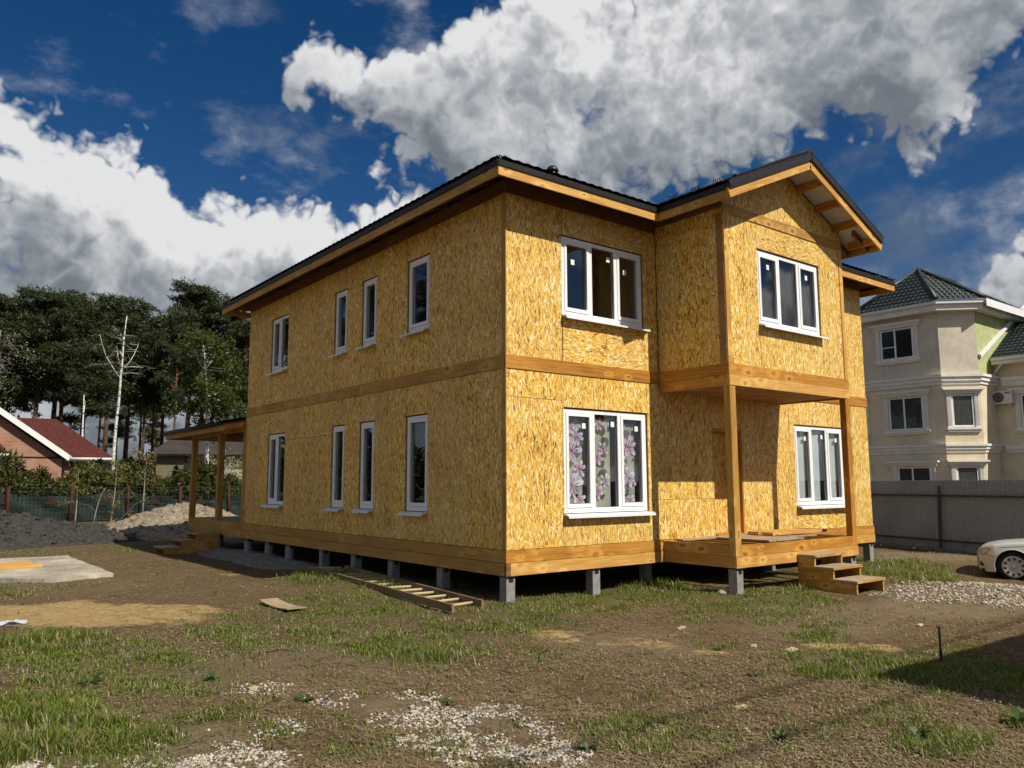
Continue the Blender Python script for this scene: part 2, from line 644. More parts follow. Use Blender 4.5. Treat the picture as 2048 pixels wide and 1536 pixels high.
def make_wood(name, c0, c1, c2, knot, rough=0.6, wear=None, spec=0.3):
    m, t, b, o = mat(name)
    uv = t.n('ShaderNodeUVMap').outputs[0]
    # knots bend the grain
    kw = t.vm('ADD', uv, t.vm('SCALE', t.vm('SUBTRACT', t.noise(uv, 9.0, 2, 0.5, '2D').outputs[1], (0.5, 0.5, 0.5)), scale=0.05))
    kv = t.vor(t.mapping(kw, sc=(2.6, 5.2, 1)), 1.0, '2D', 'F1', 1.0)
    kr = t.n('ShaderNodeSeparateColor', kv.outputs['Color'])
    kon = t.m('GREATER_THAN', kr.outputs[0], 0.62)
    kd = t.m('DIVIDE', kv.outputs['Distance'], t.m('MULTIPLY_ADD', kr.outputs[1], 0.9, 0.45))
    kmask = t.m('MULTIPLY', t.mr(kd, 0.20, 0.09), kon)
    halo = t.m('MULTIPLY', t.mr(kd, 0.60, 0.18), kon)
    bend = t.n('ShaderNodeCombineXYZ', 0.0, t.m('MULTIPLY', halo, 0.03), 0.0)
    w = t.vm('ADD', uv, bend.outputs[0])
    g1 = t.noise(t.mapping(w, sc=(1.6, 42, 1)), 1.0, 3, 0.55, '2D')
    g2 = t.noise(t.mapping(w, sc=(5, 190, 1)), 1.0, 2, 0.6, '2D')
    lg = t.noise(t.mapping(uv, sc=(0.5, 2.2, 1)), 1.0, 3, 0.5, '2D')
    f = t.m('ADD', t.m('MULTIPLY', g1.outputs[0], 0.5), t.m('ADD', t.m('MULTIPLY', g2.outputs[0], 0.18), t.m('MULTIPLY', lg.outputs[0], 0.36)))
    c = t.ramp(f, (0.34, c0), (0.52, c1), (0.70, c2))
    c = t.mix(t.m('MULTIPLY', halo, 0.55), c, tuple(min(1, x * 1.28) for x in c2))
    c = t.mix(t.m('MULTIPLY', kmask, t.m('MULTIPLY_ADD', kr.outputs[2], 0.5, 0.3)), c, knot)
    dn = t.noise(t.mapping(uv, sc=(1.4, 3.0, 1)), 1.0, 5, 0.7, '2D')
    c = t.mix(t.mr(dn.outputs[0], 0.52, 0.78, 0.0, 0.42), c, tuple(x * 0.62 + 0.03 for x in c0))
    if wear:
        wn = t.noise(t.mapping(uv, sc=(1.1, 5, 1)), 1.3, 5, 0.65, '2D')
        c = t.mix(t.mr(wn.outputs[0], 0.42, 0.66, 0.0, 0.75), c, wear)
    fin(t, b, c, rough, spec, 0, f, 0.25, 0.003)


make_osb()
make_wood('pine', (0.25, 0.098, 0.012), (0.43, 0.190, 0.027), (0.56, 0.285, 0.055), (0.15, 0.05, 0.010))
make_wood('pine_light', (0.40, 0.185, 0.036), (0.55, 0.295, 0.072), (0.66, 0.40, 0.125), (0.24, 0.10, 0.024))
make_wood('pine_treated', (0.30, 0.155, 0.028), (0.42, 0.23, 0.05), (0.52, 0.32, 0.09), (0.17, 0.08, 0.02))
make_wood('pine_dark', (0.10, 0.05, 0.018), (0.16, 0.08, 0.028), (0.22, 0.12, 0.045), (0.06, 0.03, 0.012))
make_wood('wood_weathered', (0.22, 0.15, 0.085), (0.34, 0.25, 0.15), (0.45, 0.34, 0.22), (0.15, 0.09, 0.05), 0.8, (0.36, 0.30, 0.23))
make_wood('wood_ladder', (0.14, 0.085, 0.035), (0.20, 0.125, 0.055), (0.27, 0.175, 0.08), (0.08, 0.045, 0.02), 0.8, (0.22, 0.17, 0.11))
make_wood('wood_pale', (0.36, 0.28, 0.15), (0.46, 0.37, 0.21), (0.55, 0.45, 0.28), (0.4, 0.27, 0.12), 0.7)
simple('lining', (0.30, 0.17, 0.075), 0.8, 0.2, var=0.15, vscale=3)
simple('foam', (0.42, 0.20, 0.045), 0.9, 0.1, var=0.25, vscale=30, bstr=0.4)
simple('pvc', (0.80, 0.81, 0.82), 0.32, 0.45, var=0.02, vscale=2)
simple('sill_metal', (0.74, 0.755, 0.77), 0.35, 0.5, var=0.03)
simple('roof_brown', (0.020, 0.015, 0.013), 0.38, 0.5, var=0.2, vscale=2)
simple('roof_black', (0.012, 0.011, 0.011), 0.5, 0.3, var=0.2, vscale=2)
simple('membrane', (0.50, 0.49, 0.47), 0.8, 0.2, var=0.08)
simple('concrete', (0.25, 0.243, 0.23), 0.9, 0.2, var=0.16, vscale=7, bstr=0.4)
simple('concrete_slab', (0.38, 0.335, 0.27), 0.92, 0.2, var=0.30, vscale=1.1, bstr=0.4)
simple('tar', (0.012, 0.012, 0.013), 0.5, 0.4, var=0.2)
simple('sticker', (0.80, 0.82, 0.80), 0.5, 0.3, var=0.03)
simple('screw_dark', (0.06, 0.05, 0.045), 0.5, 0.4)
simple('screw', (0.35, 0.35, 0.36), 0.4, 0.5, 0.6)
simple('curtain_grey', (0.46, 0.45, 0.40), 0.8, 0.2, var=0.16, vscale=4)
simple('curtain_pale', (0.62, 0.66, 0.65), 0.75, 0.2, var=0.06, vscale=2)
simple('petal', (0.80, 0.58, 0.76), 0.7, 0.2, var=0.18, vscale=18)
simple('petal_deep', (0.48, 0.11, 0.36), 0.7, 0.2, var=0.25, vscale=22)
simple('petal_pale', (0.86, 0.80, 0.86), 0.7, 0.2, var=0.1, vscale=18)
simple('bud', (0.07, 0.05, 0.06), 0.7, 0.2, var=0.3)
simple('dark_blob', (0.16, 0.15, 0.12), 0.8, 0.2, var=0.2, vscale=10)
simple('stucco', (0.66, 0.575, 0.415), 0.9, 0.2, var=0.09, vscale=1.3, bstr=0.15)
simple('stucco_grey', (0.58, 0.53, 0.43), 0.9, 0.2, var=0.12, vscale=1.1, bstr=0.15)
simple('trim_white', (0.72, 0.70, 0.65), 0.8, 0.25, var=0.08, vscale=2.4)
simple('gutter_white', (0.68, 0.68, 0.67), 0.4, 0.4, var=0.06)
simple('insulation', (0.42, 0.45, 0.22), 0.9, 0.15, var=0.14, vscale=2.5)
simple('foil_white', (0.78, 0.79, 0.80), 0.4, 0.4, var=0.06)
simple('tile_green', (0.024, 0.036, 0.033), 0.42, 0.5, var=0.28, vscale=1.2)
simple('fence_grey', (0.35, 0.38, 0.40), 0.42, 0.45, var=0.12, vscale=1.0)
simple('fence_grey_light', (0.30, 0.29, 0.27), 0.5, 0.4, var=0.2, vscale=2)
simple('fence_dark', (0.070, 0.073, 0.078), 0.45, 0.45, var=0.15)
simple('ac_white', (0.58, 0.58, 0.56), 0.5, 0.35, var=0.05)
simple('ac_red', (0.45, 0.03, 0.04), 0.5, 0.35, var=0.05)
simple('black_plastic', (0.012, 0.012, 0.013), 0.5, 0.4, var=0.2)
simple('curtain_house', (0.11, 0.105, 0.09), 0.85, 0.15, var=0.25, vscale=8)
simple('shingle_red', (0.080, 0.020, 0.017), 0.85, 0.25, var=0.28, vscale=5, bstr=0.3)
simple('roof_dim', (0.045, 0.036, 0.032), 0.7, 0.3, var=0.2, vscale=2)
simple('wall_olive', (0.155, 0.135, 0.085), 0.9, 0.2, var=0.12, vscale=1.0)
simple('wall_yellow', (0.52, 0.45, 0.24), 0.9, 0.2, var=0.1, vscale=1.0)
simple('white_paint', (0.78, 0.78, 0.77), 0.5, 0.35, var=0.03)
simple('post_red', (0.058, 0.018, 0.011), 0.75, 0.25, var=0.25, vscale=8)
simple('wire_green', (0.020, 0.042, 0.032), 0.5, 0.4, var=0.15)
simple('soil_grey', (0.047, 0.043, 0.039), 0.95, 0.15, var=0.33, vscale=6, bstr=0.8)
simple('soil_sand', (0.235, 0.195, 0.140), 0.95, 0.15, var=0.30, vscale=5, bstr=0.8)
simple('sand_white', (0.19, 0.18, 0.165), 0.95, 0.15, var=0.16, vscale=6, bstr=0.5)
simple('stick', (0.12, 0.085, 0.055), 0.9, 0.2, var=0.3, vscale=20)
simple('stone', (0.42, 0.39, 0.33), 0.9, 0.2, var=0.25, vscale=12, bstr=0.4)
simple('stake', (0.018, 0.02, 0.035), 0.6, 0.4, var=0.2)
simple('rag', (0.42, 0.45, 0.50), 0.7, 0.3, var=0.12, vscale=20)
simple('bird', (0.025, 0.024, 0.024), 0.8, 0.2, var=0.2)
simple('car_paint', (0.66, 0.655, 0.63), 0.38, 0.5, 0.20, var=0.004, vscale=0.6, coat=0.6)
simple('tyre', (0.016, 0.016, 0.017), 0.85, 0.25, var=0.2)
simple('hubcap', (0.52, 0.51, 0.48), 0.36, 0.5, 0.35, var=0.06)
simple('chrome', (0.6, 0.6, 0.6), 0.15, 0.5, 0.9, var=0.02)
simple('lamp_inner', (0.62, 0.58, 0.46), 0.35, 0.6, 0.0, var=0.28, vscale=14)
simple('shed_metal', (0.16, 0.17, 0.17), 0.5, 0.4, var=0.1)
simple('bark_pine', (0.10, 0.060, 0.040), 0.9, 0.2, var=0.35, vscale=3.5, bstr=0.6)
simple('bark_pine_top', (0.17, 0.082, 0.040), 0.9, 0.2, var=0.3, vscale=3.5, bstr=0.5)
simple('bark_grey', (0.20, 0.18, 0.15), 0.9, 0.2, var=0.3, vscale=12)
simple('bark_pale', (0.26, 0.25, 0.22), 0.9, 0.2, var=0.2, vscale=12)
simple('bark_sapling', (0.34, 0.31, 0.25), 0.9, 0.2, var=0.25, vscale=12)


def make_glass(name, tint, ior):
    m = bpy.data.materials.new(name)
    m.use_nodes = True
    M[name] = m
    t = NT(m.node_tree)
    lw = t.n('ShaderNodeLayerWeight', 0.5)
    fr = t.m('MULTIPLY_ADD', t.m('POWER', lw.outputs['Facing'], 5.0), 1.0 - ior, ior)
    tr = t.n('ShaderNodeBsdfTransparent', tint)
    gl = t.n('ShaderNodeBsdfGlossy', (0.95, 0.96, 0.97), 0.0)
    gl.inputs['Roughness'].default_value = 0.0
    mx = t.n('ShaderNodeMixShader', fr, tr.outputs[0], gl.outputs[0])
    o = t.n('ShaderNodeOutputMaterial')
    m.node_tree.links.new(mx.outputs[0], o.inputs[0])


make_glass('glass', (0.90, 0.92, 0.92), 0.075)
make_glass('glass_far', (0.85, 0.87, 0.87), 0.022)
make_glass('lamp_glass', (0.92, 0.92, 0.92), 0.04)


def make_brick():
    m, t, b, o = mat('brick')
    uv = t.n('ShaderNodeUVMap').outputs[0]
    nd = t.n('ShaderNodeTexBrick', uv, (0.40, 0.155, 0.085), (0.24, 0.105, 0.075), (0.36, 0.29, 0.22))
    nd.inputs['Scale'].default_value = 1.0
    nd.inputs['Mortar Size'].default_value = 0.010
    nd.inputs['Brick Width'].default_value = 0.26
    nd.inputs['Row Height'].default_value = 0.077
    nd.inputs['Bias'].default_value = 0.0
    n = t.noise(uv, 1.2, 4, 0.6, '2D')
    c = t.mix(t.mr(n.outputs[0], 0.4, 0.65, 0.0, 0.35), nd.outputs[0], (0.42, 0.30, 0.22))
    fin(t, b, c, 0.9, 0.2, 0, nd.outputs[1], 0.3, -0.01)


make_brick()


def make_leaf(name, lo, hi, trans=0.25, scale=0.55):
    m = bpy.data.materials.new(name)
    m.use_nodes = True
    M[name] = m
    t = NT(m.node_tree)
    geo = t.n('ShaderNodeNewGeometry')
    oi = t.n('ShaderNodeObjectInfo')
    p = t.n('ShaderNodeTexCoord').outputs['Object']
    n = t.noise(p, scale, 3, 0.6)
    f = t.m('ADD', t.m('MULTIPLY', n.outputs[0], 0.75), t.m('MULTIPLY', geo.outputs['Random Per Island'], 0.55))
    f = t.m('ADD', f, t.m('MULTIPLY', oi.outputs['Random'], 0.12))
    c = t.ramp(f, (0.25, lo), (0.95, hi))
    d = t.n('ShaderNodeBsdfDiffuse', c)
    tl = t.n('ShaderNodeBsdfTranslucent', t.mix(0.5, c, (hi[0] * 1.2, hi[1] * 1.3, hi[2] * 0.6)))
    gl = t.n('ShaderNodeBsdfGlossy', (0.5, 0.5, 0.5))
    gl.inputs['Roughness'].default_value = 0.5
    mx = t.n('ShaderNodeMixShader', trans, d.outputs[0], tl.outputs[0])
    mx2 = t.n('ShaderNodeMixShader', 0.04, mx.outputs[0], gl.outputs[0])
    o = t.n('ShaderNodeOutputMaterial')
    m.node_tree.links.new(mx2.outputs[0], o.inputs[0])


make_leaf('needles', (0.011, 0.020, 0.009), (0.056, 0.074, 0.024), 0.15, 0.5)
make_leaf('leaf_birch', (0.024, 0.040, 0.008), (0.066, 0.096, 0.018), 0.25, 0.9)
make_leaf('leaf_hedge', (0.014, 0.024, 0.007), (0.085, 0.090, 0.020), 0.2, 1.2)
make_leaf('leaf_thuja', (0.014, 0.030, 0.010), (0.050, 0.085, 0.022), 0.2, 1.6)
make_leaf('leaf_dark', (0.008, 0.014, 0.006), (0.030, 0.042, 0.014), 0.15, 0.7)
make_leaf('leaf_sapling', (0.06, 0.075, 0.015), (0.24, 0.19, 0.05), 0.35, 2.0)
make_leaf('leaf_white', (0.18, 0.18, 0.12), (0.45, 0.43, 0.30), 0.3, 2.0)
make_leaf('grass_green', (0.050, 0.078, 0.010), (0.190, 0.250, 0.030), 0.40, 1.3)
make_leaf('grass_dry', (0.085, 0.058, 0.030), (0.40, 0.305, 0.175), 0.15, 2.5)
make_leaf('debris', (0.045, 0.032, 0.02), (0.34, 0.28, 0.20), 0.05, 3.0)
make_leaf('weed', (0.030, 0.055, 0.012), (0.07, 0.12, 0.03), 0.3, 3.0)


def make_birch():
    m, t, b, o = mat('bark_birch')
    p = t.n('ShaderNodeTexCoord').outputs['Object']
    n = t.noise(t.mapping(p, sc=(3, 3, 9)), 1.0, 3, 0.6)
    c = t.mix(t.mr(n.outputs[0], 0.56, 0.62), (0.74, 0.72, 0.67), (0.06, 0.05, 0.045))
    fin(t, b, c, 0.8, 0.25)


make_birch()


def make_pebble():
    m, t, b, o = mat('pebble')
    geo = t.n('ShaderNodeNewGeometry')
    c = t.ramp(geo.outputs['Random Per Island'], (0.0, (0.14, 0.145, 0.15)), (0.16, (0.22, 0.22, 0.22)), (0.24, (0.42, 0.33, 0.20)), (0.44, (0.46, 0.40, 0.31)),
               (0.62, (0.38, 0.31, 0.24)), (0.8, (0.48, 0.45, 0.39)), (1.0, (0.61, 0.59, 0.54)))
    p = t.n('ShaderNodeTexCoord').outputs['Object']
    n = t.noise(p, 60, 3, 0.6)
    c = t.mix(t.mr(n.outputs[0], 0.4, 0.7, 0, 0.3), c, (0.36, 0.32, 0.26))
    fin(t, b, c, 0.8, 0.3)


make_pebble()


def make_ground():
    m, t, b, o = mat('yard_soil')
    p = t.n('ShaderNodeNewGeometry').outputs['Position']
    at = t.n('ShaderNodeAttribute', attribute_name='mask')
    s = t.n('ShaderNodeSeparateColor', at.outputs[0])
    n1 = t.noise(p, 0.9, 5, 0.6)
    n2 = t.noise(p, 7.0, 5, 0.65)
    n3 = t.noise(p, 38.0, 4, 0.7)
    n4 = t.noise(t.mapping(p, rot=(0, 0, 0.5), sc=(1, 4, 1)), 22.0, 3, 0.6)
    n5 = t.noise(t.mapping(p, rot=(0, 0, -0.9), sc=(1, 5, 1)), 30.0, 3, 0.6)
    soil = t.ramp(n2.outputs[0], (0.28, (0.060, 0.038, 0.020)), (0.5, (0.130, 0.086, 0.045)), (0.72, (0.200, 0.138, 0.074)))
    straw = t.ramp(n4.outputs[0], (0.35, (0.095, 0.062, 0.031)), (0.62, (0.23, 0.160, 0.080)), (0.8, (0.33, 0.240, 0.130)))
    c = t.mix(t.mr(n1.outputs[0], 0.35, 0.65, 0.15, 0.75), soil, straw)
    # crumbs light and dark; the dark ones also put crevice shade into the colour
    c = t.mix(t.mr(n3.outputs[0], 0.50, 0.68, 0, 0.75), c, (0.034, 0.024, 0.015))
    c = t.mix(t.mr(n5.outputs[0], 0.58, 0.72, 0, 0.6), c, (0.36, 0.28, 0.175))
    n6 = t.noise(p, 125.0, 3, 0.75)
    c = t.mix(t.mr(n6.outputs[0], 0.50, 0.66, 0, 0.60), c, (0.030, 0.021, 0.013))
    c = t.mix(t.mr(n6.outputs[0], 0.46, 0.30, 0, 0.45), c, (0.33, 0.255, 0.165))
    # mossy green tint where the grass roots
    c = t.mix(t.m('MULTIPLY', s.outputs[1], t.mr(n2.outputs[0], 0.35, 0.65, 0.25, 0.8)), c, (0.088, 0.095, 0.026))
    # pale dust and sand
    dust = t.ramp(n2.outputs[0], (0.3, (0.19, 0.145, 0.095)), (0.7, (0.30, 0.24, 0.16)))
    c = t.mix(t.m('MULTIPLY', s.outputs[2], t.mr(n3.outputs[0], 0.3, 0.6, 0.85, 0.55)), c, dust)
    sand = t.ramp(n2.outputs[0], (0.25, (0.30, 0.20, 0.085)), (0.55, (0.43, 0.30, 0.135)), (0.8, (0.50, 0.37, 0.19)))
    sm = t.mr(t.m('ADD', s.outputs[0], t.m('ADD', t.m('MULTIPLY', t.m('SUBTRACT', n2.outputs[0], 0.5), 1.3), t.m('MULTIPLY', t.m('SUBTRACT', n1.outputs[0], 0.5), 1.2))), 0.35, 0.85)
    crk = t.vor(t.vm('ADD', p, t.vm('SCALE', n2.outputs[1], scale=0.35)), 2.6, '3D', 'DISTANCE_TO_EDGE')
    sm = t.m('MULTIPLY', sm, t.mr(n4.outputs[0], 0.64, 0.54, 0.35, 1.0))
    sm = t.m('MULTIPLY', sm, t.mr(crk.outputs['Distance'], 0.0, 0.035, 0.45, 1.0))
    c = t.mix(sm, c, sand)
    h = t.m('ADD', t.m('SUBTRACT', t.m('MULTIPLY', n2.outputs[0], 0.6), t.m('MULTIPLY', n6.outputs[0], 0.16)), t.m('ADD', t.m('MULTIPLY', n3.outputs[0], 0.35), t.m('MULTIPLY', n4.outputs[0], 0.25)))
    fin(t, b, c, 0.95, 0.12, 0, h, 0.9, 0.05)


make_ground()


def make_net():
    m, t, b, o = mat('net_green')
    p = t.n('ShaderNodeTexCoord').outputs['Object']
    n = t.noise(t.mapping(p, sc=(1.2, 1, 3)), 1.5, 4, 0.6)
    c = t.ramp(n.outputs[0], (0.3, (0.004, 0.009, 0.007)), (0.55, (0.009, 0.020, 0.016)), (0.8, (0.022, 0.038, 0.030)))
    fin(t, b, c, 0.7, 0.3)


make_net()
simple('net_mark', (0.034, 0.018, 0.013), 0.8, 0.2, var=0.35, vscale=6)


# ================================================================== the timber house
L, W = 10.73, 10.31
ZS, ZM, ZST, ZB0, ZB1 = 0.42, 0.60, 0.78, 3.417, 3.62
ZF = 6.09                       # underside of the dark frieze
ZE = 6.067                      # underside of the fascia
OV = 0.533
A_, B_, P_ = 3.338, 6.924, 1.4485
ZBB, ZBT = 3.265, 3.618
ZG0, ZG1 = 6.087, 6.253
XR = (A_ + B_) / 2
Q_ = 0.521
SL = 0.445
ZR = 6.31                       # roof surface at the eave line
OE = 0.56

house = thing('timber_house', (0, 0, 0), 0, 'two-storey unfinished house clad in golden strand board with white windows', 'house')


def split_minus(x0, x1, z0, z1, holes):
    xs = sorted({x0, x1, *[h[0] for h in holes if x0 < h[0] < x1], *[h[1] for h in holes if x0 < h[1] < x1]})
    out = []
    for a, b in zip(xs, xs[1:]):
        mid = (a + b) / 2
        zs = [(h[2], h[3]) for h in holes if h[0] <= mid <= h[1]]
        cur = z0
        for h0, h1 in sorted(zs):
            if h0 > cur:
                out.append((a, b, cur, h0, True))
            cur = max(cur, h1)
        if cur < z1:
            out.append((a, b, cur, z1, bool(zs)))
    return out


def sheathed_wall(name, loc, rz, x0, x1, z0, z1, holes, seams, zseams=(), thick=0.20, y_vis=True):
    """lining with openings plus the strand-board sheets nailed onto it"""
    core = MB()
    for a, b, c, d, _ in split_minus(x0, x1, z0, z1, holes):
        core.box(a, 0.036, c, b, thick, d)
    wall = core.build(name, 'lining', house, loc, rz)
    xs = sorted({x0, x1, *[s for s in seams if x0 < s < x1], *[h[0] for h in holes], *[h[1] for h in holes]})
    G = 0.0032
    for a, b in zip(xs, xs[1:]):
        for c0, c1, c2, c3, cut in split_minus(a, b, z0, z1, holes):
            zz = [c2, *[s for (sa, sb, s) in zseams if sa <= (a + b) / 2 <= sb and c2 < s < c3], c3]
            for e0, e1 in zip(zz, zz[1:]):
                if c1 - c0 < 0.02 or e1 - e0 < 0.02:
                    continue
                horiz = cut and (c1 - c0) > 0.9 and random.random() < 0.75
                proud = random.uniform(0, 0.002)
                pm = MB().box(c0 + G, 0.018 - proud, e0 + G, c1 - G, 0.035, e1 - G, grain=2 if horiz else 0)
                if y_vis:
                    for xx in (c0 + .018, c1 - .018):
                        zz_ = e0 + .06
                        while zz_ < e1 - .03 and c1 - c0 > .12:
                            pm.box(xx - .004, 0.0165 - proud, zz_ - .004, xx + .004, 0.0178 - proud, zz_ + .004, mi=1)
                            zz_ += .28
                pm.build('strand_board_panel', ['osb', 'screw_dark'], wall)
    return wall


FLOWER_PETALS = 6


def flower(mb, cx, cz, r, y, rot, kinds=(0, 1, 2)):
    """a printed blossom: petals, deep heart"""
    for k in range(FLOWER_PETALS):
        a = rot + 2 * math.pi * k / FLOWER_PETALS + random.uniform(-.2, .2)
        L1 = r * random.uniform(0.85, 1.1)
        wd = r * random.uniform(0.24, 0.33)
        pts = []
        for s in range(12):
            th = 2 * math.pi * s / 12
            u = L1 * (0.55 + 0.45 * math.cos(th))
            w = wd * math.sin(th) * (0.7 + 0.3 * math.cos(th))
            pts.append((cx + u * math.cos(a) - w * math.sin(a), y - 0.0004 * (k % 3 + 1), cz + u * math.sin(a) + w * math.cos(a)))
        mb.poly(pts[::-1] if False else pts, random.choice(kinds))
        pts2 = [(cx + (p[0] - cx) * 0.62, y - 0.0022 - 0.0003 * (k % 3), cz + (p[2] - cz) * 0.62) for p in pts]
        pts2 = [(cx + (q[0] - cx), q[1], cz + (q[2] - cz)) for q in pts2]
        nar = []
        for q in pts2:
            dx, dz = q[0] - cx, q[2] - cz
            al = dx * math.cos(a) + dz * math.sin(a)
            ac = -dx * math.sin(a) + dz * math.cos(a)
            ac *= 0.45
            nar.append((cx + al * math.cos(a) - ac * math.sin(a), q[1], cz + al * math.sin(a) + ac * math.cos(a)))
        mb.poly(nar, 3)


def window(loc, rz, w, h, sections, kind=None, stickers=(), parent=None):
    """frame mesh with sash, pane, sill, sticker, curtain children; local x right, y inwards, z up"""
    par = parent or house
    fw, y0, y1 = 0.058, 0.050, 0.120
    bz = 0.075
    f = MB()
    f.box(0, y0, 0, w, y1, bz)
    f.box(0, y0, h - fw, w, y1, h)
    f.box(0, y0, bz, fw, y1, h - fw)
    f.box(w - fw, y0, bz, w, y1, h - fw)
    edges = [0.0]
    tot = sum(s[0] for s in sections)
    for s in sections:
        edges.append(edges[-1] + s[0] / tot * w)
    mw = 0.07
    for e in edges[1:-1]:
        f.box(e - mw / 2, y0, bz, e + mw / 2, y1, h - fw)
    # drain caps and screw heads
    for k in range(int(w / 0.30) + 1):
        xx = 0.06 + k * 0.30
        if xx < w - 0.04:
            f.box(xx, y0 - 0.004, 0.022, xx + 0.018, y0, 0.034, mi=1)
    win = f.build('window', ['pvc', 'screw'], par, loc, rz)
    for i, (_, sash) in enumerate(sections):
        a = edges[i] + (fw if i == 0 else mw / 2)
        b = edges[i + 1] - (fw if i == len(sections) - 1 else mw / 2)
        c, d = bz, h - fw
        if sash:
            g = 0.004
            sw = 0.052
            s = MB()
            s.box(a + g, y0 - 0.012, c + g, b - g, y1 - 0.01, c + sw + 0.012)
            s.box(a + g, y0 - 0.012, d - sw, b - g, y1 - 0.01, d - g)
            s.box(a + g, y0 - 0.012, c + sw + 0.012, a + sw, y1 - 0.01, d - sw)
            s.box(b - sw, y0 - 0.012, c + sw + 0.012, b - g, y1 - 0.01, d - sw)
            s.build('sash', 'pvc', win)
            a, b, c, d = a + sw, b - sw, c + sw + 0.012, d - sw
        # rubber seal line
        sl = MB()
        for (p, q, r_, t_) in ((a, a + .006, c, d), (b - .006, b, c, d), (a, b, c, c + .006), (a, b, d - .006, d)):
            sl.box(p, 0.074, r_, q, 0.079, t_)
        sl.build('seal', 'black_plastic', win)
        MB().box(a, 0.080, c, b, 0.098, d).build('pane', 'glass', win)
        if i in stickers:
            sx, sz = b - 0.05 - 0.075, d - 0.10 - 0.085
            if isinstance(stickers, dict):
                sx, sz = a + (b - a) * stickers[i][0], c + (d - c) * stickers[i][1]
            MB().box(sx, 0.0775, sz, sx + 0.075, 0.0795, sz + 0.085).build('sticker', 'sticker', win)
        if kind == 'floral':
            cu = MB()
            yc = 0.135
            right = b - (b - a) * (0.16, 0.18, 0.20)[i]
            top = d - 0.06
            n = 14

            def wav(u, j):
                return yc + 0.006 * math.sin(u * 21 + i)
            # the cloth
            cu.grid(n, 2, lambda p_, q_: (a - 0.02 + (right - a + 0.02) * p_ / (n - 1), wav(p_ / (n - 1), 0) + 0.012, c - 0.02 + (top - c + 0.02) * q_), mi=4, sm=True)
            rr = random.Random(11 + i)
            for k in range(7):
                x_ = rr.uniform(a + .05, right - .08)
                z_ = c + 0.1 + (top - c - 0.2) * (k + 0.5) / 7
                ell = [(x_ + rr.uniform(.08, .12) * math.cos(th), yc + 0.005, z_ + rr.uniform(.06, .10) * math.sin(th)) for th in np.linspace(0, 2 * math.pi, 12)[:-1]]
                cu.poly(ell, 6)
            spots = {0: [(0.30, 0.97, .17), (0.72, 0.80, .16), (0.35, 0.63, .24), (0.82, 0.42, .15), (0.38, 0.22, .25), (.8, .05, .14)],
                     1: [(0.40, 0.94, .13), (0.62, 0.66, .13), (0.30, 0.55, .14), (0.70, 0.30, .13), (0.32, 0.18, .14), (0.05, .80, .1), (.05, .40, .1)],
                     2: [(0.15, 0.97, .12), (0.62, 0.70, .20), (0.10, 0.52, .12), (0.62, 0.30, .20), (.15, .12, .1), (.7, .02, .12)]}[i]
            for (u, v, r) in spots:
                fx = a + (right - a) * u
                fz = c + (top - c) * v
                flower(cu, min(max(fx, a + .02), right - 0.02), fz, r * 0.95, yc, rr.uniform(0, 2))
            for k in range(5):
                bx = a + (right - a) * rr.uniform(.3, .95)
                bz_ = c + (top - c) * rr.uniform(.1, .95)
                ang = rr.uniform(0.4, 1.4)
                pts = [(bx + .035 * math.cos(th) * math.cos(ang) - .011 * math.sin(th) * math.sin(ang), yc - .003, bz_ + .035 * math.cos(th) * math.sin(ang) + .011 * math.sin(th) * math.cos(ang)) for th in np.linspace(0, 2 * math.pi, 9)[:-1]]
                cu.poly(pts, 5)
            cu.build('curtain', ['petal', 'petal', 'petal_pale', 'petal_deep', 'curtain_grey', 'bud', 'dark_blob'], win)
        if kind == 'pale':
            cu = MB()
            right = b - (b - a) * (0.18, 0.26, 0.16)[i]
            top = d - 0.09
            n = 10
            cu.grid(n, 2, lambda p_, q_: (a - .03 + (right - a + .03) * p_ / (n - 1) + (0.02 * q_ if p_ == n - 1 else 0), 0.15 + 0.01 * math.sin(p_ * 1.3), c - .03 + (top - c + .03) * q_), sm=True)
            for k in range(3):
                cu.box(a + .05 + k * (right - a) * .36, 0.148, top - .05, a + .10 + k * (right - a) * .36, 0.151, top + 0.09)
            cu.build('curtain', 'curtain_pale', win)
            if i != 1:
                MB().box(right + 0.03, 0.16, c, right + 0.055, 0.175, d).build('lath', 'wood_pale', win)
    # sill plate: slopes outwards with a drip edge
    s = MB()
    x0, x1 = -0.035, w + 0.035
    z0 = -0.012
    s.slab([(x0, 0.06, z0), (x1, 0.06, z0), (x1, -0.105, z0 - 0.035), (x0, -0.105, z0 - 0.035)], (0, -0.2, 1), 0.004)
    s.box(x0, -0.109, z0 - 0.062, x1, -0.105, z0 - 0.034)
    s.slab([(x0, 0.06, z0 + .02), (x0, 0.06, z0), (x0, -.1, z0 - .033), (x0, -.1, z0 - .013)], (1, 0, 0), .003)
    s.slab([(x1, 0.06, z0 + .02), (x1, 0.06, z0), (x1, -.1, z0 - .033), (x1, -.1, z0 - .013)], (1, 0, 0), .003)
    s.build('sill', 'sill_metal', win)
    return win


GZ0, GZ1, UZ0, UZ1 = 1.275, 2.882, 4.357, 5.639
LW = [(9.22, 8.22, 'two'), (5.795, 5.231, 'one'), (4.583, 4.012, 'one'), (2.867, 2.152, 'one')]
e = 0.018


def lx(y):
    return L - y


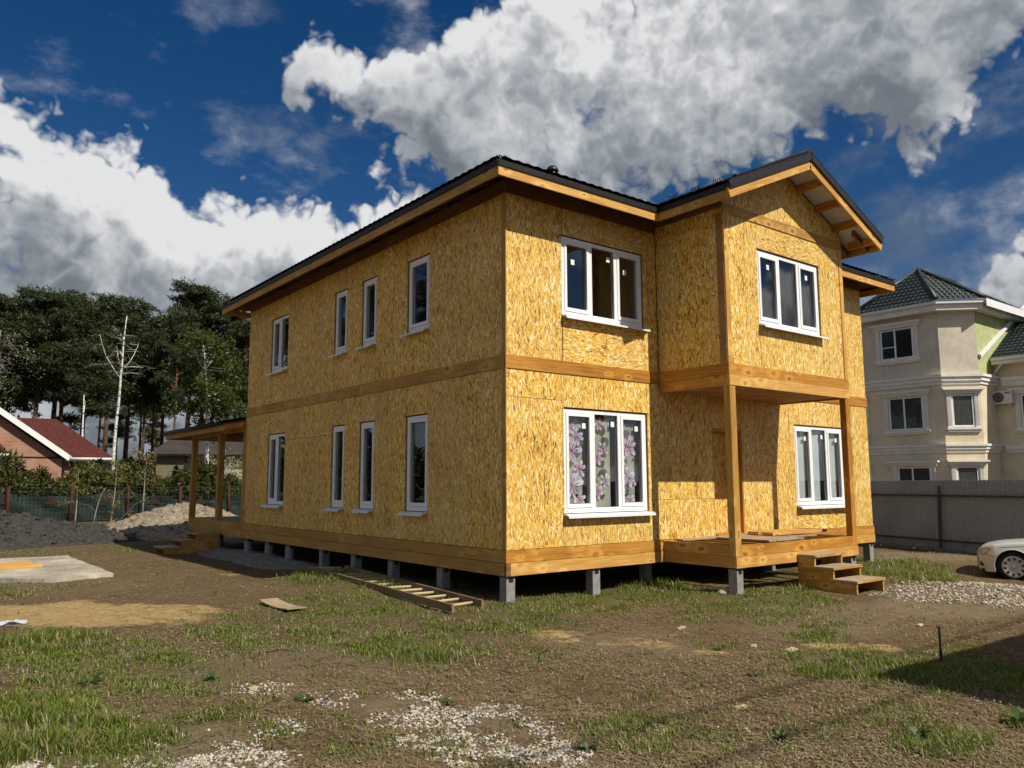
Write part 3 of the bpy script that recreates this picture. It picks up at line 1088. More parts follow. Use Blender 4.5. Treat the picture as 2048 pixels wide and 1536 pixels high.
left_holes_g = [(lx(a) - e, lx(b) + e * .5, GZ0 - .02, GZ1 + e) for a, b, _ in LW]
left_holes_u = [(lx(a) - e, lx(b) + e * .5, UZ0 - .02, UZ1 + e) for a, b, _ in LW]
lseams = [lx(y) for y in (9.75, 7.4, 6.75, 6.35, 3.35, 1.0)]
R90 = -math.pi / 2
sheathed_wall('wall', (0, L, 0), R90, 0.018, L - 0.02, ZST, ZB0, left_holes_g, lseams, [(lx(8.2), lx(5.8), 2.72)])
sheathed_wall('wall', (0, L, 0), R90, 0.018, L - 0.02, ZB1, ZF, left_holes_u, lseams)
front_g = [(1.150 - e * .5, 3.015 + e, GZ0 - .02, GZ1 + e), (7.39 - e * .5, 9.235 + e, GZ0 - .02, GZ1 + e), (4.748, 5.626, ZST, 2.718)]
front_u = [(1.155 - e * .5, 2.99 + e, UZ0 - .02, UZ1 + e)]
sheathed_wall('wall', (0, 0, 0), 0, 0.018, W - .018, ZST, ZB0, front_g, [1.11, 2.02, 3.10, 3.55, 6.05, 7.2, 9.62], [(3.1, 4.7, 1.45), (0, 1.1, 3.0)])
sheathed_wall('wall', (0, 0, 0), 0, 0.018, A_, ZB1, ZF, front_u, [1.13, 2.1, 3.1])
sheathed_wall('wall', (0, 0, 0), 0, B_, W - .018, ZB1, ZF, [], [8.2, 9.4])
# bay on the upper floor
bay_hole = (4.248 - A_ - e * .5, 6.11 - A_ + e, UZ0 - .02, UZ1 + e)
sheathed_wall('wall', (A_, -P_, 0), 0, 0.0, B_ - A_, ZBT, ZG0, [bay_hole], [0.55, 3.0], thick=0.16)
sheathed_wall('wall', (A_, 0, 0), R90, -0.02, P_ - 0.02, ZBT, ZF + .1, [], [0.4, 1.12], thick=0.14)
sheathed_wall('wall', (B_, -P_, 0), -R90, 0.02, P_, ZBT, ZF + .1, [], [0.5], thick=0.14)
# walls away from the street
sheathed_wall('wall', (W, 0, 0), -R90, 0.018, L - .018, ZST, ZF, [], [1.25 * k for k in range(1, 9)], [(0, 20, 3.4)])
sheathed_wall('wall', (W, L, 0), math.pi, 0.018, W - .018, ZST, ZF, [], [1.25 * k for k in range(1, 9)], [(0, 20, 3.4)])
# gable triangle
gt = MB()
gy = -P_ + 0.02


def rake_z(x):
    return 6.054 + (7.09 - 6.054) / (XR - (A_ - OV)) * ((XR - abs(x - XR)) - (A_ - OV)) + 0.11


xs = [A_, A_ + .9, XR, XR + .9, B_]
gwall = MB().slab([(A_, gy + .02, ZG1), (B_, gy + .02, ZG1), (B_, gy + .02, rake_z(B_)), (XR, gy + .02, rake_z(XR)), (A_, gy + .02, rake_z(A_))], (0, -1, 0), 0.12).build('gable_wall', 'lining', house)
for a, b in zip(xs, xs[1:]):
    pts = [(a + .002, gy, ZG1 + .002), (b - .002, gy, ZG1 + .002), (b - .002, gy, rake_z(b)), (a + .002, gy, rake_z(a))]
    uo = random.random() * 30
    m = MB()
    m.slab(pts, (0, -1, 0), 0.014)
    m.uv = [(u + uo, v) for u, v in m.uv]
    m.build('strand_board_panel', 'osb', gwall)

# windows
for a, b, k in LW:
    sec = [(0.5, True), (0.5, False)] if k == 'two' else [(1.0, True)]
    for z0, z1 in ((GZ0, GZ1), (UZ0, UZ1)):
        window((0, a, z0), R90, a - b, z1 - z0, sec)
T3 = [(0.345, True), (0.315, False), (0.34, True)]
window((1.150, 0, GZ0), 0, 1.865, GZ1 - GZ0, T3, 'floral', (0, 1, 2))
window((7.39, 0, GZ0), 0, 1.845, GZ1 - GZ0, T3, 'pale', (0, 1, 2))
window((1.155, 0, UZ0), 0, 1.835, UZ1 - UZ0, T3, None, {0: (.28, .70), 1: (.72, .84), 2: (.30, .72)})
window((4.248, -P_, UZ0), 0, 1.862, UZ1 - UZ0, T3, None, {0: (.52, .83), 2: (.46, .83)})

# door opening closed with a sheet, timber jambs
dj = MB()
dj.box(5.586, 0.012, ZST, 5.624, 0.42, 2.716).box(4.750, 0.03, ZST, 4.788, 0.42, 2.716).box(4.788, 0.03, 2.678, 5.586, 0.42, 2.716).box(4.788, -0.02, ZST - .01, 5.586, 0.42, ZST + .03)
dframe = dj.build('door_frame', 'pine', house)
MB().box(4.79, 0.33, ZST + .03, 5.584, 0.345, 2.676, grain=0).build('strand_board_panel', 'osb', dframe)

# floors, ceiling, inner partitions
MB().box(0.21, 0.21, 0.50, W - .21, L - .21, ZST + .02).build('floor', 'lining', house)
MB().box(0.21, 0.21, 3.30, W - .21, L - .21, 3.60).build('floor', 'lining', house)
MB().box(A_ + .15, -P_ + .17, ZBB + .02, B_ - .15, 0.20, 3.60).build('floor', 'lining', house)
MB().box(0.21, 0.21, 6.02, W - .21, L - .21, 6.06).box(A_ + .15, -P_ + .17, 6.02, B_ - .15, 0.20, 6.06).build('ceiling', 'lining', house)
for z0, z1 in ((ZST + .02, 3.30), (3.60, 6.02)):
    MB().box(3.6, 0.21, z0, 3.72, 4.6, z1).box(3.72, 4.5, z0, W - .21, 4.62, z1).box(.21, 6.9, z0, 5.0, 7.02, z1).box(3.6, 7.02, z0, 3.72, L - .21, z1).build('partition_wall', 'lining', house)


# ---------------------------------------------------------------- boards
def board(name, x0, y0, z0, x1, y1, z1, m='pine', grain=None, parent=None):
    return MB().box(x0, y0, z0, x1, y1, z1, grain).build(name, m, parent or house)


def course(name, axis, fixed0, fixed1, a, b, z0, z1, joints, m='pine'):
    xs = [a, *[j for j in joints if a < j < b], b]
    if name == 'skirt_board':
        z1 -= 0.004
        if z0 < ZM - .05:
            fixed0 -= 0.009
    for p, q in zip(xs, xs[1:]):
        g = 0.0015
        o = random.uniform(-0.0015, 0.0015)
        if axis == 'y':
            board(name, fixed0 + o, p + g, z0, fixed1, q - g, z1, m, 1)
        else:
            board(name, p + g, fixed0 + o, z0, q - g, fixed1, z1, m, 0)


# skirting courses, band courses, friezes: left wall
course('skirt_board', 'y', 0.0, 0.035, 0.036, L, ZM + .003, ZST, [1.35, 5.4, 9.3], 'pine_treated')
course('skirt_board', 'y', 0.0, 0.035, 0.036, L, ZS, ZM, [3.1, 7.0], 'pine_treated')
course('band_board', 'y', 0.0, 0.035, 0.036, L, ZB0, ZB1, [1.15, 4.6, 8.3], 'pine_treated')
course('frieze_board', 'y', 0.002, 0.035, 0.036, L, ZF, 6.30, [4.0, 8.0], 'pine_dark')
board('corner_board', 0.001, 0.0, ZST + .003, 0.017, 0.100, ZB0 - .003, 'pine_treated', 2)
board('corner_board', 0.001, 0.0, ZB1 + .003, 0.017, 0.100, ZF - .003, 'pine_treated', 2)
board('corner_board', 0.001, L - .07, ZST + .003, 0.017, L, ZB0 - .003, 'pine_treated', 2)
# front wall
course('skirt_board', 'x', 0.0, 0.035, 0.0, W, ZM + .003, ZST, [A_, 6.924, 8.9])
course('skirt_board', 'x', 0.0, 0.035, 0.075, W, ZS, ZM, [A_, 6.924], 'pine_light')
board('beam_end', -0.006, -0.011, ZS + .001, 0.073, 0.035, ZM - .001, 'pine_dark', 1)
course('band_board', 'x', 0.0, 0.035, 0.0, A_, ZB0, ZB1, [])
course('band_board', 'x', 0.0, 0.035, B_, W, ZB0, ZB1, [])
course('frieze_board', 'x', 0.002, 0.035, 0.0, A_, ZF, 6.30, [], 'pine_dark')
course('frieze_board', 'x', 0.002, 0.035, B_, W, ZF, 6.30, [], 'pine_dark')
for z0, z1 in ((ZS, ZM), (ZM + .003, ZST)):
    board('skirt_board', W - .0349, .036, z0, W, L, z1, 'pine', 1)
    board('skirt_board', .036, L - .0349, z0, W - .036, L, z1, 'pine', 0)
# bay timbers
bm = (ZBB + ZBT) / 2
for z0, z1 in ((ZBB, bm - .003), (bm + .003, ZBT)):
    board('bay_beam', A_, -P_ - (.008 if z0 < bm else 0), z0, B_, -P_ + .04, z1, 'pine_light' if z0 < bm else 'pine', 0)
    board('bay_beam', A_, -P_ + .041, z0, A_ + .04, -.001, z1, 'pine', 1)
    board('bay_beam', B_ - .04, -P_ + .041, z0, B_, -.001, z1, 'pine', 1)
MB().box(A_ + .042, -P_ + .042, ZBB + .06, B_ - .042, -.002, ZBB + .075, grain=0).build('bay_soffit', 'pine_light', house)
for k in range(6):
    xx = A_ + .55 + k * .5
    MB().box(xx, -P_ + .045, ZBB + .015, xx + .05, -.005, ZBB + .058, grain=1).build('joist', 'pine', house)
board('corner_board', A_ + .002, -P_, ZBT + .003, A_ + .105, -P_ + .017, ZG0 - .002, 'pine_light', 2)
board('corner_board', B_ - .105, -P_, ZBT + .003, B_ - .002, -P_ + .017, ZG0 - .002, 'pine_light', 2)
board('frieze_board', A_, -P_, ZG0, B_, -P_ + .035, ZG1, 'pine_treated', 0)
board('frieze_board', A_, -P_ + .036, ZF + .1, A_ + .034, -.001, 6.33, 'pine_dark', 1)
board('frieze_board', B_ - .034, -P_ + .036, ZF + .1, B_, -.001, 6.33, 'pine_dark', 1)

# ---------------------------------------------------------------- front porch
PZ0, PZM, PZ1 = 0.424, 0.595, 0.765
for z0, z1 in ((PZ0, PZM - .003), (PZM + .002, PZ1)):
    upper = z0 > PZ0
    x0 = A_ + (0.148 if upper else 0)
    x1 = B_ - (0.148 if upper else 0)
    board('porch_rim_board', x0, -P_ - (0 if upper else .010), z0, x1, -P_ + .045, z1, 'pine' if upper else 'pine_light', 0)
    board('porch_rim_board', A_, -P_ + (.12 if upper else .046), z0, A_ + .045, -.003, z1, 'pine_treated', 1)
    board('porch_rim_board', B_ - .045, -P_ + (.12 if upper else .046), z0, B_, -.003, z1, 'pine', 1)
for x0 in (A_ + .002, B_ - .147):
    board('porch_post', x0, -P_ + .001, PZM + .003, x0 + .145, -P_ + .118, ZBB - .001, 'pine_treated' if x0 < 5 else 'pine', 2)
for k in range(8):
    xx = A_ + .34 + k * .42
    board('porch_joist', xx, -P_ + .048, PZ0 + .12, xx + .05, -.004, PZ1 - .002, 'pine', 1)
# loose deck sheets and boards
zb = PZ1 + .002
for k in range(5):
    board('deck_board', 4.45 + k * .206, -P_ + .16, zb, 4.45 + k * .206 + .20, -.03, zb + .024, 'wood_weathered', 1)
for k in range(3):
    board('deck_board', 5.55 + k * .30, -P_ + .50, zb, 5.55 + k * .30 + .292, -.10, zb + .024, 'wood_weathered', 1)
for k in range(2):
    MB().obox((6.1, -.72 + k * .30, zb + .026 + .042 + .001), Vector((1, -.10, 0.012)).normalized(), Vector((.10, 1, 0)).normalized(), (0, 0, 1), 1.5, .24, .05, 0).build('deck_board', 'pine_light', house)
board('deck_board', 3.55, -.24, zb, 4.43, -.05, zb + .024, 'wood_weathered', 0)

# ---------------------------------------------------------------- piles
pile_xy = [(0.012, y) for y in (0.012, 1.68, 3.26, 4.68, 6.08, 7.86, 9.06, 10.42, 12.60, 14.9)]
pile_xy += [(1.70, 0.012), (3.34, 0.42), (6.8, 0.30), (8.4, 0.012), (W - .23, 0.012)] + [(A_ + .02, -P_ + .012), (B_ - .22, -P_ + .012)]
pile_xy += [(x, y) for x in (3.4, 6.8, W - .2) for y in (3.2, 6.3, 9.2)]
for (x, y) in pile_xy:
    s = 0.155 if y < 7 else 0.19
    zb_ = gz1(x + .08, y + .08) - .35
    m = MB()
    if y > 7.5 and x < 1:
        m.tube([(x + .1, y + .1, zb_), (x + .1, y + .1, ZS - .012)], .105, 12)
    else:
        m.box(x, y, zb_, x + s, y + s, ZS - .012)
    pile = m.build('foundation_pile', 'concrete', house)
    cp = MB()
    cp.box(x - .03, y - .03, ZS - .0115, x + s + .03, y + s + .03, ZS - .003)
    cp.box(x + s * .28, y - .008, ZS - .085, x + s * .78, y - .002, ZS - .012)
    cp.build('cap_plate', 'tar', pile)

# ---------------------------------------------------------------- main roof (hip, metal tiles)


def tiled(poly, ex, up, name, m, parent, wave=0.183, step=0.35, amp=0.022, th=0.012, res=6, scal=False):
    """metal-tile sheet over a convex roof polygon; ex = eave direction, up = up-slope direction"""
    ex, up = Vector(ex).normalized(), Vector(up).normalized()
    nrm = ex.cross(up)
    if nrm.z < 0:
        nrm = -nrm
    poly = [Vector(p) for p in poly]
    o = poly[0]
    ss = [(p - o).dot(ex) for p in poly]
    ts = [(p - o).dot(up) for p in poly]
    s0, s1, t0, t1 = min(ss), max(ss), min(ts), max(ts)
    ns = max(2, int((s1 - s0) / wave * res))
    S = np.linspace(s0, s1, ns + 1)
    rows = []
    t = t0
    while t < t1 + 1e-6:
        rows += [(t + .001, 1.0), (t + step * .5, .5), (t + step * .985, 0.0)]
        t += step
    bm_ = bmesh.new()
    grid = []
    for (tt, lift) in rows:
        line = []
        for s in S:
            ph = 2 * math.pi * s / wave
            z = amp * (0.5 + 0.5 * math.cos(ph)) + 0.02 * lift
            ds = 0.0
            if scal:
                ds = -0.05 * (0.5 + 0.5 * math.cos(ph)) * (1 if lift > .9 else 0)
            line.append(bm_.verts.new(o + ex * s + up * (tt + ds) + nrm * z))
        grid.append(line)
    for j in range(len(grid) - 1):
        for i in range(len(S) - 1):
            f = bm_.faces.new((grid[j][i], grid[j][i + 1], grid[j + 1][i + 1], grid[j + 1][i]))
            f.smooth = (j % 3 != 2)
    cen = sum(poly, Vector()) / len(poly)
    for i in range(len(poly)):
        a, b = poly[i], poly[(i + 1) % len(poly)]
        n = (b - a).cross(nrm).normalized()
        if (cen - a).dot(n) > 0:
            n = -n
        bmesh.ops.bisect_plane(bm_, geom=bm_.verts[:] + bm_.edges[:] + bm_.faces[:], plane_co=a, plane_no=n, clear_outer=True)
    me = bpy.data.meshes.new(name)
    bm_.to_mesh(me)
    bm_.free()
    me.materials.append(M[m])
    return link(name, me, parent)


c_ = math.cos(math.atan(SL))
xe0, xe1, ye0, ye1 = -OE, W + OE, -OE, L + OE
half = (xe1 - xe0) / 2
zr_ = ZR + SL * half
rxa = (xe0 + xe1) / 2
ry0, ry1 = ye0 + half, ye1 - half
if ry1 < ry0:
    ry0 = ry1 = (ye0 + ye1) / 2
deck = MB()


def slope(poly, ex, up, name='roof_slope'):
    tiled(poly, ex, up, name, 'roof_brown', house, amp=.012)
    n = Vector(ex).cross(Vector(up)).normalized()
    if n.z < 0:
        n = -n
    deck.slab([Vector(p) - n * .035 for p in poly], n, .025)


slope([(xe0, ye1, ZR), (xe0, ye0, ZR), (rxa, ry0, zr_), (rxa, ry1, zr_)], (0, -1, 0), (1, 0, SL))
slope([(xe1, ye0, ZR), (xe1, ye1, ZR), (rxa, ry1, zr_), (rxa, ry0, zr_)], (0, 1, 0), (-1, 0, SL))
slope([(xe1, ye1, ZR), (xe0, ye1, ZR), (rxa, ry1, zr_)], (-1, 0, 0), (0, -1, SL))
# front slope left and right of the bay roof
bx0, bx1 = A_ - OV - .03, B_ + OV + .03
bt = XR - bx0
fy = ye0 + bt
zt = ZR + SL * bt
slope([(xe0, ye0, ZR), (bx0, ye0, ZR), (XR, fy, zt), (rxa, ry0, zr_)], (1, 0, 0), (0, 1, SL))
slope([(bx1, ye0, ZR), (xe1, ye0, ZR), (rxa, ry0, zr_), (XR, fy, zt)], (1, 0, 0), (0, 1, SL))
# bay roof
yf = -P_ - Q_ - .02
slope([(bx0, yf, ZR), (XR, yf, zt), (XR, fy, zt), (bx0, ye0, ZR)], (0, 1, 0), (1, 0, SL))
slope([(bx1, yf, ZR), (bx1, ye0, ZR), (XR, fy, zt), (XR, yf, zt)], (0, 1, 0), (-1, 0, SL))
deck.build('roof_deck', 'pine_dark', house)  # dark timber: the shade under the eaves is put into its colour

# fascias, drip edges, gutters


def fascia(p, q, h, m='pine_light', t=.03, nrm=None, joints=()):
    p, q = Vector(p), Vector(q)
    ts = [0, *joints, 1]
    for a, b in zip(ts, ts[1:]):
        MB().beam(p.lerp(q, a + .0004), p.lerp(q, b - .0004), t, h).build('fascia_board', m, house)


fz = ZE + .068
fascia((-OV + .015, -OV, fz), (-OV + .015, L + OV, fz), .136, 'pine_treated', joints=(.17, .42, .7))
fascia((-OV, -OV + .015, fz), (A_ - OV, -OV + .015, fz), .136, joints=(.55,))
fascia((B_ + OV, -OV + .015, fz), (W + OV, -OV + .015, fz), .136)
fascia((W + OV - .015, -OV, fz), (W + OV - .015, L + OV, fz), .136)
fascia((-OV, L + OV - .015, fz), (W + OV, L + OV - .015, fz), .136)
fascia((A_ - OV + .015, -OV, fz), (A_ - OV + .015, -P_ - Q_ + .031, fz), .136, 'pine_treated')
fascia((B_ + OV - .015, -OV, fz), (B_ + OV - .015, -P_ - Q_ + .031, fz), .136)
# rakes
yk = -P_ - Q_ + .015
rk0, rk1 = Vector((A_ - OV, yk, 6.054 + .085)), Vector((XR, yk, 7.09 + .085))
MB().beam(rk0, rk1, .03, .155).build('fascia_board', 'pine_light', house)
rk2 = Vector((B_ + OV, yk, 6.054 + .085))
MB().beam(rk1, rk2, .03, .155).build('fascia_board', 'pine_light', house)
# drip edge and wind boards
for a, b in (((-OV - .012, -OV - .01, 6.245), (-OV - .012, L + OV + .01, 6.245)), ((-OV - .01, -OV - .012, 6.245), (A_ - OV, -OV - .012, 6.245)),
             ((B_ + OV, -OV - .012, 6.245), (W + OV + .01, -OV - .012, 6.245)), ((A_ - OV - .012, -OV, 6.245), (A_ - OV - .012, yf, 6.245)),
             ((B_ + OV + .012, -OV, 6.245), (B_ + OV + .012, yf, 6.245)), ((W + OV + .012, -OV, 6.245), (W + OV + .012, L + OV, 6.245))):
    MB().beam(a, b, .018, .085).build('drip_edge', 'roof_black', house)
for a, b in (((bx0 + .02, yf - .008, 6.265), (XR, yf - .008, zt - .045)), ((XR, yf - .008, zt - .045), (bx1 - .02, yf - .008, 6.265))):
    a, b = Vector(a), Vector(b)
    mid = a.lerp(b, .62 if a.x < b.x and a.x < XR - .1 else .4)
    for p, q in ((a, mid), (mid, b)):
        MB().beam(p, q, .012, .125).beam(p + Vector((0, .05, .068)), q + Vector((0, .05, .068)), .12, .012).build('wind_board', 'roof_brown', house)
rc = MB()
rc.tube([(XR, yf, zt + .03), (XR, fy, zt + .03)], .075, 8)
rc.tube([(rxa, ry0, zr_ + .03), (rxa, ry1, zr_ + .03)], .075, 8)
for c in ((xe0, ye0), (xe1, ye0), (xe0, ye1), (xe1, ye1)):
    rc.tube([(c[0] + (.5 if c[0] < 5 else -.5), c[1] + (.5 if c[1] < 5 else -.5), ZR + .03 + .5 * SL), (rxa, ry0 if c[1] < 3 else ry1, zr_ + .03)], .06, 8)
rc.build('ridge_cap', 'roof_brown', house)
# open eave underside: rafter tails and lookouts
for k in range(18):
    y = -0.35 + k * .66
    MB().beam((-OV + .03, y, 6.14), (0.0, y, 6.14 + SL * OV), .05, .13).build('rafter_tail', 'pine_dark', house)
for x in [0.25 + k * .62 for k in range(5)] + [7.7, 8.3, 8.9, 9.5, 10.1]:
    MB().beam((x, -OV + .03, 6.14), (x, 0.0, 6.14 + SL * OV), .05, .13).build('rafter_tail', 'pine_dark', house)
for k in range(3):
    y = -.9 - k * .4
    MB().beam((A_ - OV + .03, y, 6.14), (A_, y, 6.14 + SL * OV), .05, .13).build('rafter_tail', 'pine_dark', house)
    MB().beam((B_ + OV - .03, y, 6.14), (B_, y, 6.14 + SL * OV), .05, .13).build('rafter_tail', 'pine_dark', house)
for s in (-1, 1):
    for u in (0.42, 0.98, 1.55, 2.10):
        x = XR + s * u
        z = 7.09 + .075 - (u) * SL
        MB().box(x - .025, -P_ - Q_ + .032, z - .075, x + .025, -P_ + .015, z + .06, grain=1).build('lookout_beam', 'pine', house)
    MB().slab([(XR, -P_ - Q_ + .033, 7.09 + .145), (XR, -P_ + .018, 7.09 + .145), (XR + s * (XR - A_ + OV - .04), -P_ + .018, 7.09 + .145 - SL * (XR - A_ + OV - .04)), (XR + s * (XR - A_ + OV - .04), -P_ - Q_ + .033, 7.09 + .145 - SL * (XR - A_ + OV - .04))],
              (0, 0, 1), .006).build('underlay', 'membrane', house)
    MB().slab([(XR + s * (XR - A_ + .01), -P_ + .019, 7.09 + .145 - SL * (XR - A_)), (XR + s * (XR - A_ + .01), -.54, 7.09 + .145 - SL * (XR - A_)), (XR + s * (XR - A_ + OV - .04), -.54, 7.09 + .145 - SL * (XR - A_ + OV - .04)), (XR + s * (XR - A_ + OV - .04), -P_ + .019, 7.09 + .145 - SL * (XR - A_ + OV - .04))],
              (0, 0, 1), .006).build('underlay', 'membrane', house)
# snow stops, vent pipe


def snow_stop(p, d, size=.09):
    m = MB()
    d = Vector(d)
    p = Vector(p)
    for k in (-1, 0, 1):
        q = p + d * k * size * .95
        m.tube([q - d * size * .38 + Vector((0, 0, -.05)), q - d * size * .25 + Vector((0, 0, size * .7)), q + d * size * .25 + Vector((0, 0, size * .7)), q + d * size * .38 + Vector((0, 0, -.05))], .008, 5)
    m.build('snow_stop', 'roof_black', house)


def rz_front(y):
    return ZR + SL * (y + OE)


for x in (0.55, 1.39, 1.87, 2.32, 2.76, 8.2, 9.1, 10.0):
    snow_stop((x, -.1, rz_front(-.1) + .04), (1, 0, 0), .035)
for y in (-.70, -1.18, -1.62):
    snow_stop((3.02, y, ZR + SL * (3.02 - bx0) + .05), (0, 1, 0), .075)
snow_stop((3.02, -1.93, ZR + SL * (3.02 - bx0) + .05), (0, 1, 0), .03)
vp = MB()
vp.tube([(1.05, .12, rz_front(.12) - .02), (1.05, .12, rz_front(.12) + .10)], .075, 14)
vp.lathe([(0.0, .18), (.07, .17), (.10, .12), (.10, .09), (.075, .085)], 14, (0, 0, 1), (1.05, .12, rz_front(.12)))
vp.build('vent_pipe', 'roof_brown', house)

# ---------------------------------------------------------------- side veranda at the back
VY = 15.2
for z0, z1 in ((ZS, ZM), (ZM + .003, ZST)):
    course('veranda_rim_board', 'y', 0.0, 0.045, L + .002, VY, z0, z1, [12.75], 'pine_treated')
    board('veranda_rim_board', 0.046, VY - .045, z0, 6.0, VY, z1, 'pine_treated', 0)
for k in range(22):
    board('deck_board', 0.05, L + .02 + k * .203, ZST - .03, 6.0, L + .02 + k * .203 + .197, ZST - .004, 'wood_weathered', 0)
for (x, y) in ((0.003, VY - .16), (0.003, 12.68), (3.0, VY - .16), (5.8, VY - .16)):
    board('veranda_post', x, y, ZST - .003, x + .15, y + .15, 3.08, 'pine_treated', 2)
board('veranda_post', 0.003, L + .03, ZST - .003, .10, L + .13, 3.08, 'pine_treated', 2)
board('veranda_beam', 0.003, L + .01, 3.081, .15, VY - .01, 3.20, 'pine_treated', 1)
board('veranda_beam', .151, VY - .16, 3.081, 6.0, VY - .01, 3.20, 'pine_treated', 0)
vs_ = 0.22
ve0, vye = -.52, 16.03
vt = vye - L - .02
MB().beam((ve0 + .015, vye, 3.14), (ve0 + .015, 10.75, 3.14), .03, .15).build('fascia_board', 'pine_treated', house)
MB().beam((ve0, vye - .015, 3.14), (6.0, vye - .015, 3.14), .03, .15).build('fascia_board', 'pine_treated', house)
MB().beam((ve0 + .02, 10.765, 3.15), (0.0, 10.765, 3.15 + .09), .03, .13).build('fascia_board', 'pine', house)
vz = 3.27
pA = [(ve0 - .03, vye + .03, vz), (ve0 - .03, L + .03, vz), (ve0 - .03 + vt, L + .03, vz + vs_ * vt)]
pB = [(6.0, vye + .03, vz), (ve0 - .03, vye + .03, vz), (ve0 - .03 + vt, L + .03, vz + vs_ * vt), (6.0, L + .03, vz + vs_ * vt)]
tiled(pA, (0, -1, 0), (1, 0, vs_), 'veranda_roof', 'roof_black', house)
tiled(pB, (-1, 0, 0), (0, -1, vs_), 'veranda_roof', 'roof_black', house)
MB().slab([Vector(p) - Vector((0, 0, .03)) for p in pA], (0, 0, 1), .02).slab([Vector(p) - Vector((0, 0, .03)) for p in pB], (0, 0, 1), .02).build('roof_deck', 'pine_dark', house)
MB().tube([(ve0 - .06, vye, 3.235), (ve0 - .06, L + .06, 3.235)], .045, 8).build('gutter', 'roof_black', house)
for k in range(8):
    y = L + .4 + k * .66
    MB().beam((ve0 + .03, y, 3.16), (1.2, y, 3.16 + vs_ * 1.7), .05, .12).build('rafter_tail', 'pine_dark', house)
# ================================================================== ground
def at_x(px, py, x):
    v = ray(px, py)
    return CAM + v * ((x - CAM.x) / v.x)


def at_y(px, py, y):
    v = ray(px, py)
    return CAM + v * ((y - CAM.y) / v.y)


def gpt(px, py):
    p = at_z(px, py, 0.0)
    return p.x, p.y


# patches given as (px, py, half width px, half height px) on the photo's ground, stored as world ellipses
def patch(px, py, rx, ry):
    c = at_z(px, py)
    a = at_z(px + rx, py) - c
    b = at_z(px, py - ry) - at_z(px, py + ry)
    return (c.x, c.y, a.x, a.y, b.x / 2, b.y / 2)


def cover(patches, x, y):
    """smooth union of elliptical patches with weights"""
    out = np.zeros_like(np.asarray(x, float))
    for (cx, cy, ax, ay, bx, by), w in patches:
        det = ax * by - ay * bx
        dx, dy = x - cx, y - cy
        u = (dx * by - dy * bx) / det
        v = (-dx * ay + dy * ax) / det
        r = np.sqrt(u * u + v * v)
        out = np.maximum(out, w * sstep(1.15, 0.55, r))
    return out


SAND = [(patch(*p), w) for p, w in [
    ((120, 1232, 320, 34), 1.0), ((330, 1218, 140, 16), 0.8), ((-300, 1240, 300, 50), 1.0), ((1115, 1270, 60, 10), .85), ((1175, 1276, 55, 9), .75), ((1720, 1294, 130, 13), .8), ((1310, 1285, 80, 14), .62), ((1420, 1300, 70, 10), .55),
    ((440, 1153, 30, 4), 0.6), ((640, 1268, 20, 6), .6), ((190, 1075, 50, 6), .6)]]
DUST = [(patch(*p), w) for p, w in [
    ((1900, 1210, 230, 30), .9), ((1650, 1235, 200, 40), .6), ((1850, 1108, 140, 14), .9), ((1300, 1290, 160, 30), .5), ((600, 1340, 300, 60), .35), ((900, 1480, 300, 60), .35), ((100, 1170, 200, 20), .3)]]
GRASS = [(patch(*p), w) for p, w in [
    ((150, 1310, 260, 45), .75), ((60, 1400, 200, 60), .8), ((330, 1340, 220, 50), .65), ((200, 1480, 260, 60), .85), ((560, 1270, 200, 40), .7),
    ((830, 1300, 200, 40), .85), ((980, 1250, 200, 40), .75), ((700, 1210, 200, 35), .8), ((640, 1165, 110, 20), .9), ((1150, 1205, 170, 30), .9), ((1250, 1185, 240, 25), 1.0),
    ((1400, 1190, 200, 22), 1.0), ((1560, 1195, 110, 24), 1.0), ((1500, 1225, 160, 26), .6), ((1630, 1255, 70, 22), .75), ((1680, 1320, 150, 45), .8), ((1900, 1330, 200, 50), .75), ((1860, 1480, 130, 40), .55), ((1790, 1420, 80, 30), .45),
    ((450, 1400, 120, 40), .5), ((420, 1440, 100, 40), .5), ((700, 1500, 120, 40), .45), ((1300, 1470, 180, 40), .3), ((1040, 1230, 120, 30), .8), ((1830, 1142, 115, 26), 1.0), ((1730, 1130, 60, 22), 1.0),
    ((240, 1095, 60, 12), .6), ((60, 1108, 120, 8), .6), ((110, 1170, 60, 10), .5), ((30, 1180, 60, 14), .5), ((1320, 1155, 200, 14), 1.0), ((1560, 1150, 60, 14), .9), ((230, 1062, 110, 14), 1.0), ((440, 1050, 120, 10), .8), ((1450, 1290, 60, 10), .4), ((1120, 1310, 40, 16), .4), ((1850, 1100, 120, 5), .6), ((520, 1235, 120, 12), .55)]]
GRAVEL = [(patch(*p), w) for p, w in [
    ((800, 1415, 110, 30), 1.0), ((880, 1440, 150, 26), 1.0), ((950, 1430, 120, 26), .8), ((1010, 1460, 120, 26), .8), ((1080, 1500, 90, 24), .8), ((900, 1485, 150, 24), .65), ((1130, 1525, 90, 24), .7), ((680, 1400, 80, 20), .45), ((980, 1520, 120, 24), .55),
    ((430, 1470, 110, 30), 1.0), ((380, 1505, 180, 34), 1.0), ((280, 1525, 220, 30), 1.0), ((490, 1520, 110, 34), .75), ((300, 1420, 80, 24), .4), ((80, 1425, 60, 20), .4), ((500, 1375, 90, 20), .4), ((560, 1450, 70, 24), .35), ((120, 1540, 140, 24), .7),
    ((1900, 1180, 170, 22), 1.0), ((1990, 1175, 140, 26), 1.0), ((1790, 1180, 80, 14), .9), ((2060, 1190, 140, 24), 1.0)]]


